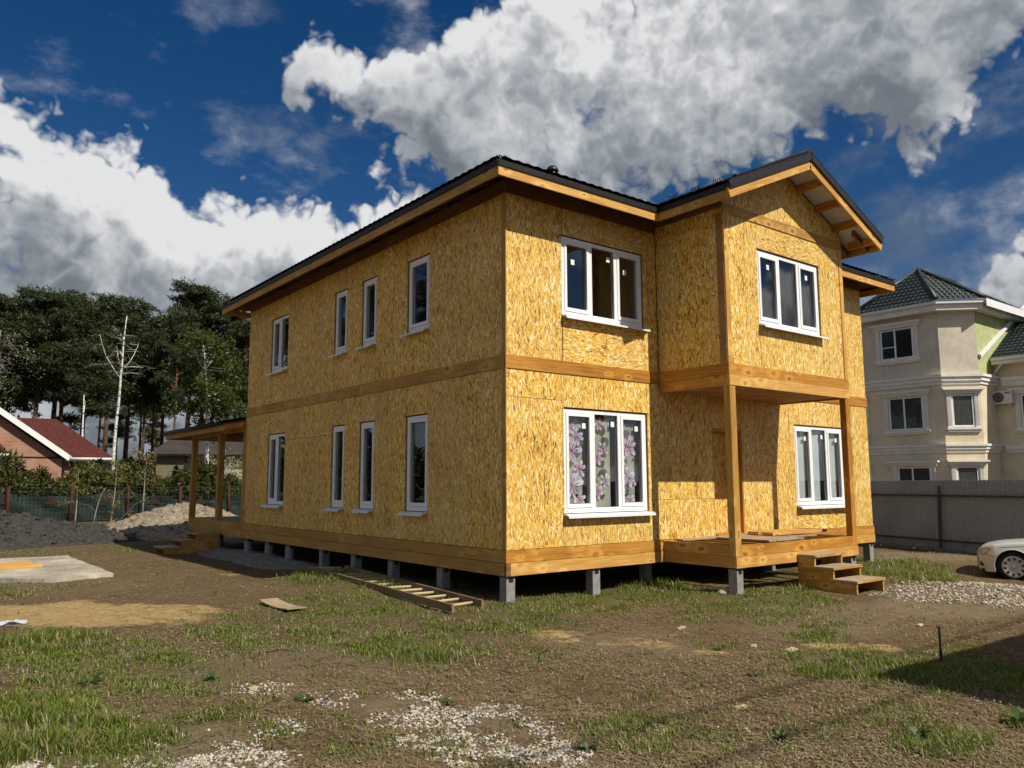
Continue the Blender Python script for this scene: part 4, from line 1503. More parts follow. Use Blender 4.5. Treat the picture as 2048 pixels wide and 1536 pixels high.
def build_ground():
    def axis(lo, hi, step, far):
        c = list(np.arange(lo, hi + 1e-6, step))
        s = step
        p = hi
        while p < far:
            s *= 1.35
            p += s
            c.append(p)
        s = step
        p = lo
        pre = []
        while p > -far:
            s *= 1.35
            p -= s
            pre.append(p)
        return np.array(pre[::-1] + c)
    X = axis(-9.0, 13.0, 0.085, 600)
    Y = axis(-8.5, 22.0, 0.085, 600)
    gx, gy = np.meshgrid(X, Y)
    z = gz(gx, gy)
    z = z + (fbm(gx, gy, 6.0, 3, 31) - 0.5) * 0.03 * sstep(40, 10, np.hypot(gx, gy))
    far = sstep(60, 140, np.hypot(gx, gy))
    z = z * (1 - far) - 0.3 * far
    nx, ny = len(X), len(Y)
    co = np.stack([gx, gy, z], -1).reshape(-1, 3)
    idx = np.arange(nx * ny).reshape(ny, nx)
    f = np.stack([idx[:-1, :-1], idx[:-1, 1:], idx[1:, 1:], idx[1:, :-1]], -1).reshape(-1, 4)
    px, py = gx.ravel(), gy.ravel()
    wob = (fbm(px, py, 1.1, 3, 5) - .5) * .8
    wob2 = (fbm(px, py, 1.1, 3, 55) - .5) * .8
    col = np.zeros((nx * ny, 4))
    col[:, 0] = cover(SAND, px + wob, py + wob2)
    far_green = sstep(26, 34, py) * 0.9
    col[:, 1] = np.maximum(cover(GRASS, px + wob, py + wob2), far_green)
    col[:, 2] = np.maximum(cover(DUST, px + wob, py + wob2), cover(GRAVEL, px, py) * .7)
    col[:, 3] = 1
    o = link('ground', np_mesh('ground', co, f, 'yard_soil', smooth=True, colors=col))
    tag(o, 'bare brown yard soil with straw, sand and grass patches', 'ground', kind='structure')


build_ground()


# ================================================================== heaps, slab and things lying about
def heap(name, cx, cy, rx, ry, h, m, label, seed, rot=0.0, n=150, rough=0.13):
    mb = MB()
    ca, sa = math.cos(rot), math.sin(rot)
    U = np.linspace(-1.15, 1.15, n)
    uu, vv = np.meshgrid(U, U)
    r = np.sqrt(uu ** 2 + vv ** 2)
    ang = np.arctan2(vv, uu)
    r = r * (1 + 0.16 * np.sin(ang * 2 + seed) + .08 * np.sin(ang * 5 + seed * 2))
    prof = np.clip(1 - r, 0, 1)
    prof = np.where(prof > .8, .8 + (prof - .8) * .4, prof) / .88
    X = cx + (uu * rx) * ca - (vv * ry) * sa
    Y = cy + (uu * rx) * sa + (vv * ry) * ca
    nz = (fbm(X, Y, 1.3, 3, seed) - .5) * .35 + (fbm(X, Y, 5.0, 3, seed + 3) - .5) * rough * 2 / max(h, .3)
    Z = gz(X, Y) + h * prof * (1 + nz) + ((fbm(X, Y, 5.0, 2, seed + 9) - .5) * rough * 1.0 + np.clip(fbm(X, Y, 11.0, 2, seed + 19) - .55, 0, 1) * rough * 2.2) * (prof > 0.02) - 0.03 * (prof <= 0)
    co = np.stack([X, Y, Z], -1).reshape(-1, 3) - np.array([cx, cy, 0])
    idx = np.arange(n * n).reshape(n, n)
    f = np.stack([idx[:-1, :-1], idx[:-1, 1:], idx[1:, 1:], idx[1:, :-1]], -1).reshape(-1, 4)
    o = link(name, np_mesh(name, co, f, m, smooth=False), None, (cx, cy, 0))
    if h > .5:
        rng = np.random.default_rng(seed)
        ids = np.flatnonzero(prof.ravel() > .04)
        ids = rng.choice(ids, 2600)
        bm_ = bmesh.new()
        bmesh.ops.create_icosphere(bm_, subdivisions=1, radius=1)
        iv = np.array([v.co[:] for v in bm_.verts])
        fi = np.array([[v.index for v in q.verts] for q in bm_.faces])
        bm_.free()
        sz = (.012 + .06 * rng.random(len(ids)) ** 4)[:, None, None]
        cv = iv[None] * sz * (.65 + .7 * rng.random((len(ids), len(iv), 1))) * np.array([1, 1, .7]) + co[ids][:, None, :] + rng.normal(size=(len(ids), 1, 3)) * np.array([.03, .03, .004])
        cf = (np.arange(len(ids))[:, None, None] * len(iv) + fi[None]).reshape(-1, 3)
        cl = link('clods', np_mesh('clods', cv.reshape(-1, 3), cf, m), o)
        cl['kind'] = 'stuff'
    tag(o, label, 'soil heap')
    return o


heap('soil_heap', -4.5, 19.0, 4.6, 3.2, 0.86, 'soil_grey', 'dark grey soil heap in front of the netted fence, left edge', 4, 0.12)
heap('soil_heap', 1.5, 21.0, 3.7, 3.4, 1.05, 'soil_sand', 'pale sandy soil heap behind the wooden veranda', 9, 0.1)
hs = heap('sand_heap', -0.10, 9.9, .85, 3.4, 0.13, 'sand_white', 'low strip of whitish sand along the house piles', 21, 0.0, 60, .05)

# concrete slab with boards on it
sl = MB()
sp = [(-6.9, 12.9), (-3.52, 12.45), (-3.50, 7.55), (-4.66, 7.45), (-6.9, 9.4)]
sq = []
for (xa, ya), (xb, yb) in zip(sp, sp[1:] + sp[:1]):
    for k in range(14):
        t_ = k / 14
        sq.append((xa + (xb - xa) * t_ + random.uniform(-.025, .025), ya + (yb - ya) * t_ + random.uniform(-.03, .03)))
sl.slab([(x, y, 0.075) for x, y in sq], (0, 0, 1), .16)
slab_o = sl.build('concrete_slab', 'concrete_slab')
tag(slab_o, 'flat grey concrete slab lying on the soil at the left', 'concrete slab')
for i, (x, y, a, ln, z, lab) in enumerate(((-5.15, 9.75, 0.25, 1.55, .078, 'lowest of the loose yellow boards on the concrete slab'), (-5.22, 9.95, 0.05, 1.3, .131, 'middle yellow board of the loose pile on the slab'),
                                           (-5.75, 10.35, 0.62, 1.6, .184, 'topmost thick yellow board at the left edge on the slab'))):
    o = MB().box(-ln / 2, -.085, 0, ln / 2, .085, .05).build('loose_board', 'pine_light', None, (x, y, z), a)
    tag(o, lab, 'board', 'boards on the slab')
pk = MB()
pk.grid(7, 2, lambda i, j: (-.14 + .28 * j, -.55 + 1.1 * i / 6, .035 + .03 * (abs(i - 3) / 3) ** 2), sm=True)
pk.grid(7, 2, lambda i, j: (.14 - .28 * j, -.55 + 1.1 * i / 6, .02 + .03 * (abs(i - 3) / 3) ** 2), sm=True)
for x in (-.14, .14):
    pk.grid(7, 2, lambda i, j: (x, -.55 + 1.1 * i / 6, .02 + .015 * j + .03 * (abs(i - 3) / 3) ** 2))
for i in (0, 6):
    pk.grid(2, 2, lambda a, j: (-.14 + .28 * a, -.55 + 1.1 * i / 6, .05 + .015 * j))
tag(pk.build('plank', 'wood_weathered', None, (-2.48, 1.98, gz1(-2.48, 1.98)), -.02), 'warped grey plank lying alone on the grass', 'plank')

# ladder on the ground beside the house
lad = thing('ladder', (-.6, 2.4, 0), 0, 'long homemade wooden ladder lying on the grass along the house', 'ladder')
ll = -lad.location
n0, n1, f0, f1 = Vector((-1.05, -.22, .105)), Vector((-.50, 5.75, .13)), Vector((-.50, -.12, .105)), Vector((-.04, 4.95, .15))
MB().beam(n0, n1, .035, .10).build('rail', 'wood_ladder', lad, ll)
MB().beam(f0, f1, .035, .10).build('rail', 'wood_ladder', lad, ll)
for k in range(14):
    t = .045 + k * .073
    p, q = n0.lerp(n1, t), f0.lerp(f1, t * 1.04)
    MB().tube([p + Vector((.01, 0, -.01)), q + Vector((-.01, 0, -.01))], .019, 8).build('rung', 'wood_pale', lad, ll)


def steps(name, loc, rz, w, treads, label, wood):
    """open-fronted box steps; local +y climbs; treads = (z, y front, y back)"""
    s = thing(name, loc, rz, label, 'steps')
    zlow = 0
    for i, (z, ya, yb) in enumerate(treads):
        MB().box(-.02, ya - .02, z - .032, w / 2 - .001, yb, z, grain=1).build('tread', 'wood_weathered', s)
        MB().box(w / 2 + .001, ya - .02, z - .032, w + .02, yb, z, grain=1).build('tread', 'wood_weathered', s)
        MB().box(-.019, ya - .026, z - .038, w + .019, ya - .0205, z - .004, grain=0).build('nosing', wood, s)
        back = treads[-1][2]
        for x in (0, w - .04):
            MB().box(x, ya, zlow, x + .04, back, z - .0335, grain=1).build('side_board', wood, s)
        zlow = z - .032
    return s


gs = gz1(5.4, -2.2)
steps('porch_steps', (4.98, -2.46, gs - .02), 0, .85, [(.20 - gs + .02, 0, .42), (.375 - gs + .02, .38, .75), (.55 - gs + .02, .70, 1.005)], 'three-tread wooden box steps in front of the entrance porch', 'pine_treated')
gs = gz1(-.8, 12.6)
steps('veranda_steps', (-1.42, 13.05, gs - .02), R90, .85, [(.20, 0, .45), (.36, .42, .80), (.52, .77, 1.38)], 'small wooden box steps at the side veranda in shade', 'pine_treated')

# small loose things
stake = MB()
x, y = gpt(1883, 1325)
stake.box(-.008, -.008, -.05, .008, .008, .33).beam((-.0, 0, .28), (-.05, .0, .35), .005, .010).box(-.013, -.010, .05, .013, .010, .12)
tag(stake.build('stake', 'stake', None, (x, y, gz1(x, y))), 'thin dark metal stake standing in the shaded grass', 'stake')


def twig(pts, r, label, name='stick'):
    w = []
    for (px, py) in pts:
        a, b = gpt(px, py)
        w.append(Vector((a, b, gz1(a, b) + r * .8)))
    c = w[0].copy()
    m = MB().tube([p - c for p in w], [r * (1 - .5 * i / (len(w) - 1)) for i in range(len(w))], 6)
    return tag(m.build(name, 'stick', None, c), label, 'stick')


twig([(1885, 1460), (1895, 1482), (1915, 1494), (1955, 1503), (2005, 1502)], .014, 'curved brown branch on the bare soil at lower right')
twig([(1395, 1419), (1450, 1404), (1510, 1392)], .010, 'straight thin stick pointing at the shaded corner')  # stick added where the farther cable's shadow line falls
twig([(1488, 1424), (1525, 1418), (1560, 1421)], .009, 'pale forked twig lying on wood chips')
twig([(590, 1400), (620, 1386)], .010, 'short pale stick left of the white gravel')
twig([(1092, 1402), (1120, 1395), (1165, 1392)], .009, 'thin dark twig right of the white gravel')
twig([(535, 1308), (560, 1302), (592, 1306)], .014, 'dark crooked root beside the grass patch')
twig([(700, 1489), (740, 1493), (790, 1497)], .012, 'long dark root near the bottom edge, centre left')
for (px, py, ln, wd, a, lab) in ((1362, 1256, .16, .04, .2, 'pale wood scrap on bare soil below the porch pile'), (1345, 1271, .10, .03, -.4, 'dark wood scrap next to a pale one below the porch'), (1508, 1292, .12, .05, .5, 'white wood scrap beside the sandy patch'),
                             (1582, 1300, .14, .06, -.2, 'white crumpled scrap right of the sandy patch'), (1840, 1251, .10, .04, .1, 'pale chip on the dusty drive near the shadow'),
                             (395, 1250, .12, .04, .9, 'dark bark scrap on the sand patch'), (505, 1377, .07, .05, .0, 'tan brick fragment among dry roots'), (1480, 1418, .11, .03, -.6, 'bright splinter of wood on the wood chips')):
    x, y = gpt(px, py)
    m_ = 'wood_ladder' if 'dark' in lab else ('pine_light' if ('ochre' in lab or 'yellow' in lab) else 'wood_pale')
    o = MB().obox((0, 0, .012), (1, 0, .05), (0, 1, 0), (-.05, 0, 1), ln, wd, .02).obox((ln * .2, wd * .4, .02), (.8, .6, 0), (-.6, .8, 0), (0, 0, 1), ln * .5, wd * .4, .012).build('wood_scrap', m_, None, (x, y, gz1(x, y)), a)
    tag(o, lab, 'scrap', 'scraps lying on the soil')
rk = bmesh.new()
bmesh.ops.create_icosphere(rk, subdivisions=2, radius=1)
for v in rk.verts:
    n = fbm(v.co.x * 2 + 5, v.co.y * 2 + v.co.z * 3, 1.0, 3, 3)
    v.co = Vector((v.co.x * .13, v.co.y * .10, v.co.z * .075)) * (.7 + float(n) * .7)
me = bpy.data.meshes.new('rock')
rk.to_mesh(me)
rk.free()
me.materials.append(M['stone'])
x, y = 3.0, -1.75
x, y = gpt(1449, 1189)
tag(link('rock', me, None, (x, y, gz1(x, y) + .02)), 'pale rock beside the corner pile of the porch', 'rock')
x, y = gpt(14, 1250)
rg = MB()
rg.grid(14, 8, lambda i, j: (-.25 + i * .035, -.08 + j * .022 + .03 * math.sin(i), .02 + .03 * float(vnoise(i * .7, j * .9, 1.0, 4)) + .02 * math.sin(i * .9 + j)), sm=True)
rg.grid(14, 8, lambda i, j: (-.25 + i * .035, .08 - j * .022 + .03 * math.sin(i), .0 + .01 * float(vnoise(i * .7, j * .9, 1.0, 4))), sm=True)
tag(rg.build('rag', 'rag', None, (x, y, gz1(x, y))), 'crumpled pale blue-white rag on the sand at left edge', 'rag')

# ================================================================== corrugated fence on the right
fen = thing('metal_fence', (16.0, 2.0, -.15), 0, 'dark grey corrugated metal fence behind the parked car', 'fence')
fl = -fen.location
p0, p1 = Vector((15.3, -.3, 0)), Vector((16.4, 3.0, 0))
fd = (p1 - p0).normalized()
fn = Vector((fd.y, -fd.x, 0))
if fn.x > 0:
    fn = -fn
sheet = 1.15
for k in range(-9, 18):
    m = MB()
    base = p0 + fd * (k * sheet)
    prof = []
    nrib = 10
    for r in range(nrib):
        u0 = r * sheet / nrib
        q = sheet / nrib
        prof += [(u0, 0), (u0 + q * .36, 0), (u0 + q * .5, .016), (u0 + q * .86, .016)]
    prof.append((sheet, 0))
    for z0, z1, mi in ((-.10, 1.785, 0),):
        for (u0, h0), (u1, h1) in zip(prof, prof[1:]):
            a, b = base + fd * u0 + fn * h0, base + fd * u1 + fn * h1
            j = .012 if h0 > .01 and h1 > .01 else 0.0
            m.poly([a + Vector((0, 0, z0)), b + Vector((0, 0, z0)), b + Vector((0, 0, z1 - j)), a + Vector((0, 0, z1 - j))])
    m.build('sheet', 'fence_grey', fen, fl)
pp = at_y(1897, 1103, .9)
pk0 = (Vector((pp.x, pp.y, 0)) - p0).dot(fd)
for k in range(-4, 7):
    b = p0 + fd * (pk0 + k * 2.75) + fn * .09
    lean = fd * -.09 if k == 0 else fd * random.uniform(-.03, .03)
    m = MB().beam(b + Vector((0, 0, -.3)), b + lean + Vector((0, 0, 1.62)), .06, .06, up=(1, 0, 0))
    post = m.build('post', 'fence_dark', fen, fl)
    MB().beam(b + lean + fn * .031 + Vector((0, 0, 1.35)), b + lean + fn * .031 + Vector((0, 0, 1.615)), .012, .004, up=fn).build('weathered_edge', 'fence_grey_light', post)
for z in (.16, 1.36):
    a = p0 + fd * (-9 * sheet) + fn * .045
    b = p0 + fd * (18 * sheet) + fn * .045
    MB().beam(a + Vector((0, 0, z)), b + Vector((0, 0, z)), .04, .05).build('rail', 'fence_dark', fen, fl)
for k in range(-8, 17):
    a = p0 + fd * (k * sheet + random.uniform(-.1, .1)) + fn * .12
    z = -.10 + random.uniform(-.03, .02)
    MB().beam(a + Vector((0, 0, z)), a + fd * 1.05 + Vector((0, 0, z + random.uniform(-.02, .02))), .08, .12).build('kerb_stone', 'concrete', fen, fl)

# ================================================================== neighbour with the turret
nb = thing('turret_house', (30.5, 7.0, -.1), 0, 'cream three-storey house with octagonal turret and green tile roof', 'house')
nl = -nb.location
T0 = Vector((29.72, 6.71, 0))
oct_ = [(36.0, 11.19), (30.85, 11.19), (29.72, 10.06), (29.72, 6.71), (30.85, 5.58), (36.0, 5.58)]


def ring(pts, off):
    """offset an open outline outwards (outline runs clockwise seen from above, open to +X)"""
    out = []
    n = len(pts)
    for i, p in enumerate(pts):
        dirs = []
        if i > 0:
            d = Vector((p[0] - pts[i - 1][0], p[1] - pts[i - 1][1])).normalized()
            dirs.append(Vector((d.y, -d.x)))
        if i < n - 1:
            d = Vector((pts[i + 1][0] - p[0], pts[i + 1][1] - p[1])).normalized()
            dirs.append(Vector((d.y, -d.x)))
        nn = sum(dirs, Vector((0, 0))).normalized()
        k = off / max(.3, nn.dot(dirs[0]))
        out.append((p[0] - nn.x * k, p[1] - nn.y * k))
    return out


def band_mesh(pts, z0, z1, o0, o1):
    m = MB()
    a, b = ring(pts, o0), ring(pts, o1)
    for i in range(len(pts) - 1):
        m.poly([(*b[i], z0), (*b[i + 1], z0), (*b[i + 1], z1), (*b[i], z1)])
        m.poly([(*b[i], z1), (*b[i + 1], z1), (*a[i + 1], z1), (*a[i], z1)])
        m.poly([(*a[i], z0), (*a[i + 1], z0), (*b[i + 1], z0), (*b[i], z0)])
    return m


_t = ring(oct_, .5)
OSGN = 1.0 if _t[2][0] < oct_[2][0] else -1.0


def oring(off):
    return ring(oct_, off * OSGN)


TW = MB()
for i in range(5):
    a, b = oct_[i], oct_[i + 1]
    TW.poly([(*a, -.3), (*b, -.3), (*b, 6.2), (*a, 6.2)], 0)
    TW.poly([(*a, 6.2), (*b, 6.2), (*b, 9.7), (*a, 9.7)], 2 if i == 4 else 1)
TW.poly([(36, 5.58, -.3), (36, 11.19, -.3), (36, 11.19, 9.7), (36, 5.58, 9.7)])
TW.build('turret_wall', ['stucco', 'stucco_grey', 'insulation'], nb, nl)
for z0, z1, o in ((6.05, 6.20, .06), (6.20, 6.38, .13), (6.38, 6.50, .20), (3.02, 3.16, .05), (3.16, 3.30, .11), (3.30, 3.40, .17)):
    band_mesh(oct_, z0, z1, 0.0, o * OSGN).build('cornice', 'trim_white', nb, nl)
band_mesh(oct_, 9.35, 9.62, 0.0, .42 * OSGN).build('soffit', 'trim_white', nb, nl)
band_mesh(oct_, 9.62, 9.76, 0.3 * OSGN, .55 * OSGN).build('gutter', 'gutter_white', nb, nl)
apex = Vector((31.9, 8.38, 12.0))
er = oring(.58)
tr = nb
for i in range(5):
    a, b = Vector((*er[i], 9.76)), Vector((*er[i + 1], 9.76))
    top = apex if i in (1, 2, 3) else None
    ex = (b - a).normalized()
    if top is None:
        a2 = Vector((36, apex.y, 12.0))
        poly = [a, b, apex, a2] if i == 0 else [a, b, a2, apex]
        ref = a2
    else:
        poly = [a, b, apex]
        ref = apex
    mid = (ref - a)
    up = (mid - ex * mid.dot(ex)).normalized()
    tiled(poly, ex, up, 'roof_slope', 'tile_green', nb, wave=.22, step=.34, amp=.035, res=6, scal=True).location = nl
hc = MB()
for i in range(1, 5):
    hc.tube([(*er[i], 9.84), apex + Vector((0, 0, .06))], .09, 6)
hc.tube([apex + Vector((0, 0, .05)), (36, apex.y, 12.05)], .09, 6)
hc.build('ridge_cap', 'tile_green', nb, nl)
# white board along the receding eave with fixing tabs
er2 = oring(.62)
wb = MB().beam((*er2[4], 9.62), (36, er2[4][1] - .02, 9.62), .03, .34)
wb.build('eave_board', 'foil_white', nb, nl)
# wing
WX = 32.5
wg = MB()
wg.box(WX, -9, -.3, 40, 5.57, 7.1)
wg.build('wing_wall', 'stucco', nb, nl)
for z0, z1, o in ((6.0, 6.25, .06), (6.25, 6.42, .12), (3.02, 3.16, .05), (3.16, 3.36, .12)):
    MB().box(WX - o, -9, z0, WX - .001, 5.3, z1).build('cornice', 'trim_white', nb, nl)
ws = .62
tiled([(WX - .55, 5.5, 7.25), (WX - .55, -9.5, 7.25), (WX + 6.4, -9.5, 7.25 + ws * 6.95), (WX + 6.4, 5.5, 7.25 + ws * 6.95)], (0, -1, 0), (1, 0, ws), 'roof_slope', 'tile_green', nb, wave=.22, step=.34, amp=.035, res=5, scal=True).location = nl
MB().slab([(WX - .5, 5.5, 7.22), (WX - .5, -9.5, 7.22), (WX + 6.4, -9.5, 7.22 + ws * 6.9), (WX + 6.4, 5.5, 7.22 + ws * 6.9)], (0, 0, 1), .05).build('roof_deck', 'trim_white', nb, nl)
MB().slab([(40.5, 5.5, 7.25 + ws * 5.3), (40.5, -9.5, 7.25 + ws * 5.3), (WX + 6.4, -9.5, 7.25 + ws * 6.95), (WX + 6.4, 5.5, 7.25 + ws * 6.95)], (0, 0, 1), .05).build('roof_slope', 'tile_green', nb, nl)
MB().box(WX - .60, -9.5, 6.98, WX - .02, 5.45, 7.17).build('soffit', 'trim_white', nb, nl)
MB().tube([(WX - .66, -9.5, 7.20), (WX - .66, 5.45, 7.20)], .07, 8).build('gutter', 'gutter_white', nb, nl)
fl_ = MB().beam((30.9, 5.50, 7.30), (WX + 4.6, 5.50, 7.30 + ws * 5.3), .10, .16)
fl_.build('flashing', 'foil_white', nb, nl)
dpx = WX - .10
dp = MB()
d0 = at_x(2000, 716, WX - .6)
d1 = at_x(1983, 746, dpx)
d2 = at_x(1997, 958, dpx)
dp.tube([(WX - .62, d0.y, 7.15), (WX - .5, d0.y, 7.0), (dpx, d1.y, 6.5), (dpx, d1.y, 6.3), (dpx, d1.y, -.2)], .055, 8)
for z in (5.0, 4.0, 1.6):
    dp.tube([(dpx, d1.y, z), (dpx, d1.y, z + .06)], .068, 8)
dp.build('downpipe', 'gutter_white', nb, nl)
# air conditioner
ac = MB()
ya = at_x(2006, 795, WX - .2).y
za = at_x(2006, 795, WX - .2).z
ac.box(WX - .36, ya - .42, za - .29, WX - .06, ya + .42, za + .29)
aco = ac.build('air_conditioner', 'ac_white', nb, nl)
MB().lathe([(.0, -.004), (.21, -.004), (.235, -.012), (.235, 0)], 20, (-1, 0, 0), (WX - .375, ya + .14, za), 0).build('fan_grille', 'black_plastic', aco)
gr = MB()
for r in (.06, .11, .16, .21):
    gr.tube([(WX - .385, ya + .14 + r * math.cos(t), za + r * math.sin(t)) for t in np.linspace(0, 2 * math.pi, 17)], .006, 4)
gr.build('fan_guard', 'ac_white', aco)
MB().box(WX - .364, ya - .34, za + .15, WX - .3605, ya - .14, za + .23).build('badge', 'ac_red', aco)
MB().box(WX - .34, ya - .3, za - .35, WX - .001, ya - .26, za - .291).box(WX - .34, ya + .26, za - .35, WX - .001, ya + .3, za - .291).build('bracket', 'gutter_white', aco)


def nwin(loc, rz, w, h, panes=2, curtain=True, trans=False):
    """cream house window: frame with surround, panes, curtain; local x right, y in, z up, origin lower left of the frame on the wall face"""
    f = MB()
    for (a, b, c, d) in ((0, w, 0, .07), (0, w, h - .07, h), (0, .07, .07, h - .07), (w - .07, w, .07, h - .07)):
        f.box(a, -.045, c, b, -.001, d)
    if panes == 2:
        f.box(w * .45 - .035, -.045, .07, w * .45 + .035, -.001, h - .07)
    if trans:
        f.box(.07, -.045, h * .40, w * .45 - .035, -.001, h * .40 + .035)
    wo = f.build('window', 'white_paint', nb, Vector(loc) + nl, rz)
    MB().box(.07, -.032, .07, w - .07, -.026, h - .07).build('pane', 'glass_far', wo)
    if curtain:
        MB().grid(24, 2, lambda i, j: (.07 + (w - .14) * i / 23, -.014 + .006 * math.sin(i * 2.1), .07 + (h - .14) * j)).build('curtain', 'curtain_house', wo)
    MB().box(.07, -.005, .07, w - .07, -.002, h - .07).build('backing', 'black_plastic', wo)
    for x in (-.22, w + .02):
        p = MB()
        p.box(x, -.09, -.02, x + .20, -.001, h + .02)
        for k in range(4):
            p.box(x + .03 + k * .04, -.102, .06, x + .05 + k * .04, -.091, h - .06)
        p.build('pilaster', 'trim_white', wo)
    hd = MB()
    for k, (o, dz) in enumerate(((.05, .0), (.10, .08), (.17, .16))):
        hd.box(-.24 - o, -.10 - o, h + .022 + dz, w + .24 + o, -.001, h + .10 + dz)
    hd.build('window_head', 'trim_white', wo)
    si = MB()
    si.box(-.28, -.14, -.12, w + .28, -.001, -.022).box(-.22, -.09, -.22, w + .22, -.001, -.121)
    si.build('window_sill', 'trim_white', wo)
    return wo


def ymain(px):
    return at_x(px, 900, 29.72).y


for (pa, pb, z0, z1, tr_) in ((1775, 1842, 7.42, 8.85, True), (1784, 1853, 4.10, 5.62, False), (1794, 1860, 0.85, 2.42, False)):
    nwin((29.715, ymain(pa), z0), R90, ymain(pa) - ymain(pb), z1 - z0, 2, not tr_, tr_)
r45 = -math.pi / 4
q45 = Vector((.7071, -.7071, 0))
for z0, z1 in ((4.15, 5.60), (0.85, 2.42)):
    o = T0 + q45 * .34 + Vector((-.004, -.004, z0))
    nwin(o, r45, .92, z1 - z0, 1)
for z0, z1 in ((4.15, 5.60), (0.85, 2.42)):
    o = Vector((30.85, 11.19, 0)) + Vector((-.7071, -.7071, 0)) * .34 + Vector((-.004, .004, z0))
    nwin(o, -3 * math.pi / 4, .92, z1 - z0, 1)
yw = at_x(2042, 800, WX).y
nwin((WX - .004, yw, 4.1), R90, 1.4, 1.5, 2, False)
nwin((WX - .004, yw - 3.5, 4.1), R90, 1.4, 1.5, 2, True)
# ================================================================== parked car (only its front corner is in the picture)
WR = .287                                   # wheel radius
wc = at_d(2028, 1134, 15.5)
car = thing('parked_car', (wc.x, wc.y, wc.z - WR), math.atan2(-(wc.x - CAM.x), wc.y - CAM.y) - .10, 'pale silver sedan parked at the right edge, front corner showing', 'car')
# local frame: nose towards -X, near side towards -Y, front axle at x = 0, near wheel face at y = 0
CLEN, HW = 4.05, .80


def hw(x, z):
    """half width of the body at station x (front bumper at -.80) and height z"""
    f = max(0.0, min(1.0, (x + .80) / .62))
    w = HW * (1 - .40 * (1 - f) ** 2.6)
    r = max(0.0, min(1.0, (CLEN - .80 - x) / .5))
    w *= 1 - .25 * (1 - r) ** 2
    w *= 1 - .10 * max(0.0, (z - .42) / .42) ** 2
    w *= 1 - .06 * max(0.0, (.30 - z) / .2)
    return w


def ztop(x):
    pts = [(-.80, .52), (-.76, .575), (-.66, .625), (-.50, .665), (-.2, .715), (.2, .755), (.62, .785), (1.0, .80), (2.6, .83), (3.0, .84), (3.28, .80), (3.35, .62)]
    for (a, b), (c, d) in zip(pts, pts[1:]):
        if x <= c:
            t = (x - a) / (c - a)
            return b + (d - b) * t
    return pts[-1][1]


def zlow(x):
    z = .165 + .05 * max(0, (-.52 - x) / .28) ** 2
    for c in (0.0, 2.42):
        R = WR * 1.155
        if abs(x - c) < R:
            z = max(z, WR + math.sqrt(R * R - (x - c) ** 2))
    return z


R_ = WR * 1.155
st = sorted({*np.round(np.arange(-.80, 3.351, .045), 4), *[c + s * (R_ + e_) for c in (0.0, 2.42) for s in (-1, 1) for e_ in (-.0005, .0005, -.01, -.03)], -.79, -.77, -.745})
NR = 13
body = MB()
for sd in (-1, 1):
    def pt(i, j, sd=sd):
        x = st[i]
        z0, z1 = zlow(x), ztop(x)
        t = j / (NR - 1)
        z = z0 + (z1 - z0) * t
        return (x, HW - .02 + sd * (hw(x, z) - .012 * (t > .97)), z)
    body.grid(len(st), NR, pt, sm=True)
# hood / boot / nose skin across
NX = 13


def skin(i, j):
    x = st[i]
    u = j / (NX - 1) * 2 - 1
    z = ztop(x)
    w = hw(x, z) - .012
    crown = .045 * (1 - u * u) * (1 if x > -.6 else (x + .8) / .2)
    return (x - .10 * (1 - u * u) * max(0, min(1, (-.45 - x) / .35)), HW - .02 + u * w, z + crown)


body.grid(len(st), NX, skin, sm=True)


def nose(i, j):
    u = i / (NX - 1) * 2 - 1
    z = zlow(-.80) + (ztop(-.80) - zlow(-.80)) * j / 8
    w = hw(-.80, z) - (.012 if j == 8 else 0)
    return (-.80 - .10 * (1 - u * u) - .02 * math.sin(math.pi * j / 8), HW - .02 + u * w, z)


body.grid(NX, 9, nose, sm=True)
bobj = body.build('body', 'car_paint', car)
# under-body and wheel wells
MB().box(-.70, .12, .17, 3.2, 2 * HW - .16, .22).box(-.45, .22, .2, 3.1, 2 * HW - .26, .60).build('underbody', 'black_plastic', car)
# arch lips
for c in (0.0, 2.42):
    m = MB()
    m.tube([(c + R_ * math.cos(a), HW - .02 - hw(c + R_ * math.cos(a), WR + R_ * math.sin(a)) - .002, WR + R_ * math.sin(a)) for a in np.linspace(-.35, math.pi + .35, 26)], .012, 5)
    m.build('arch_lip', 'car_paint', car)
    MB().lathe([(R_ * .995, 0.0), (R_ * .995, .24), (.02, .24)], 26, (0, 1, 0), (c, .05, WR)).build('wheel_well', 'black_plastic', car)


def patch_on_body(name, pts, m, off=.006, parent=None):
    """polygon given in side view (x, z), wrapped on the near body side"""
    mb = MB()
    n = len(pts)
    cx_ = sum(p[0] for p in pts) / n
    cz_ = sum(p[1] for p in pts) / n
    RG = 6
    b = len(mb.v)
    for k in range(RG + 1):
        s = k / RG
        for (x, z) in pts:
            xx, zz = cx_ + (x - cx_) * s, cz_ + (z - cz_) * s
            mb.v.append(Vector((xx - off * .7, HW - .02 - hw(xx, zz) - off, zz)))
    for k in range(RG):
        for i in range(n):
            j = (i + 1) % n
            mb.face([b + k * n + i, b + (k + 1) * n + i, b + (k + 1) * n + j, b + k * n + j], [(0, 0)] * 4, 0, True)
    return mb.build(name, m, parent or car)


def scr(cx_, cz_):
    """side-view metres from the photo's pixels around the front wheel"""
    return ((cx_ - 1405) / 10.97 / 1586 * 15.5 / .80, WR - (cz_ - 1030) / 10.97 / 1586 * 15.5)


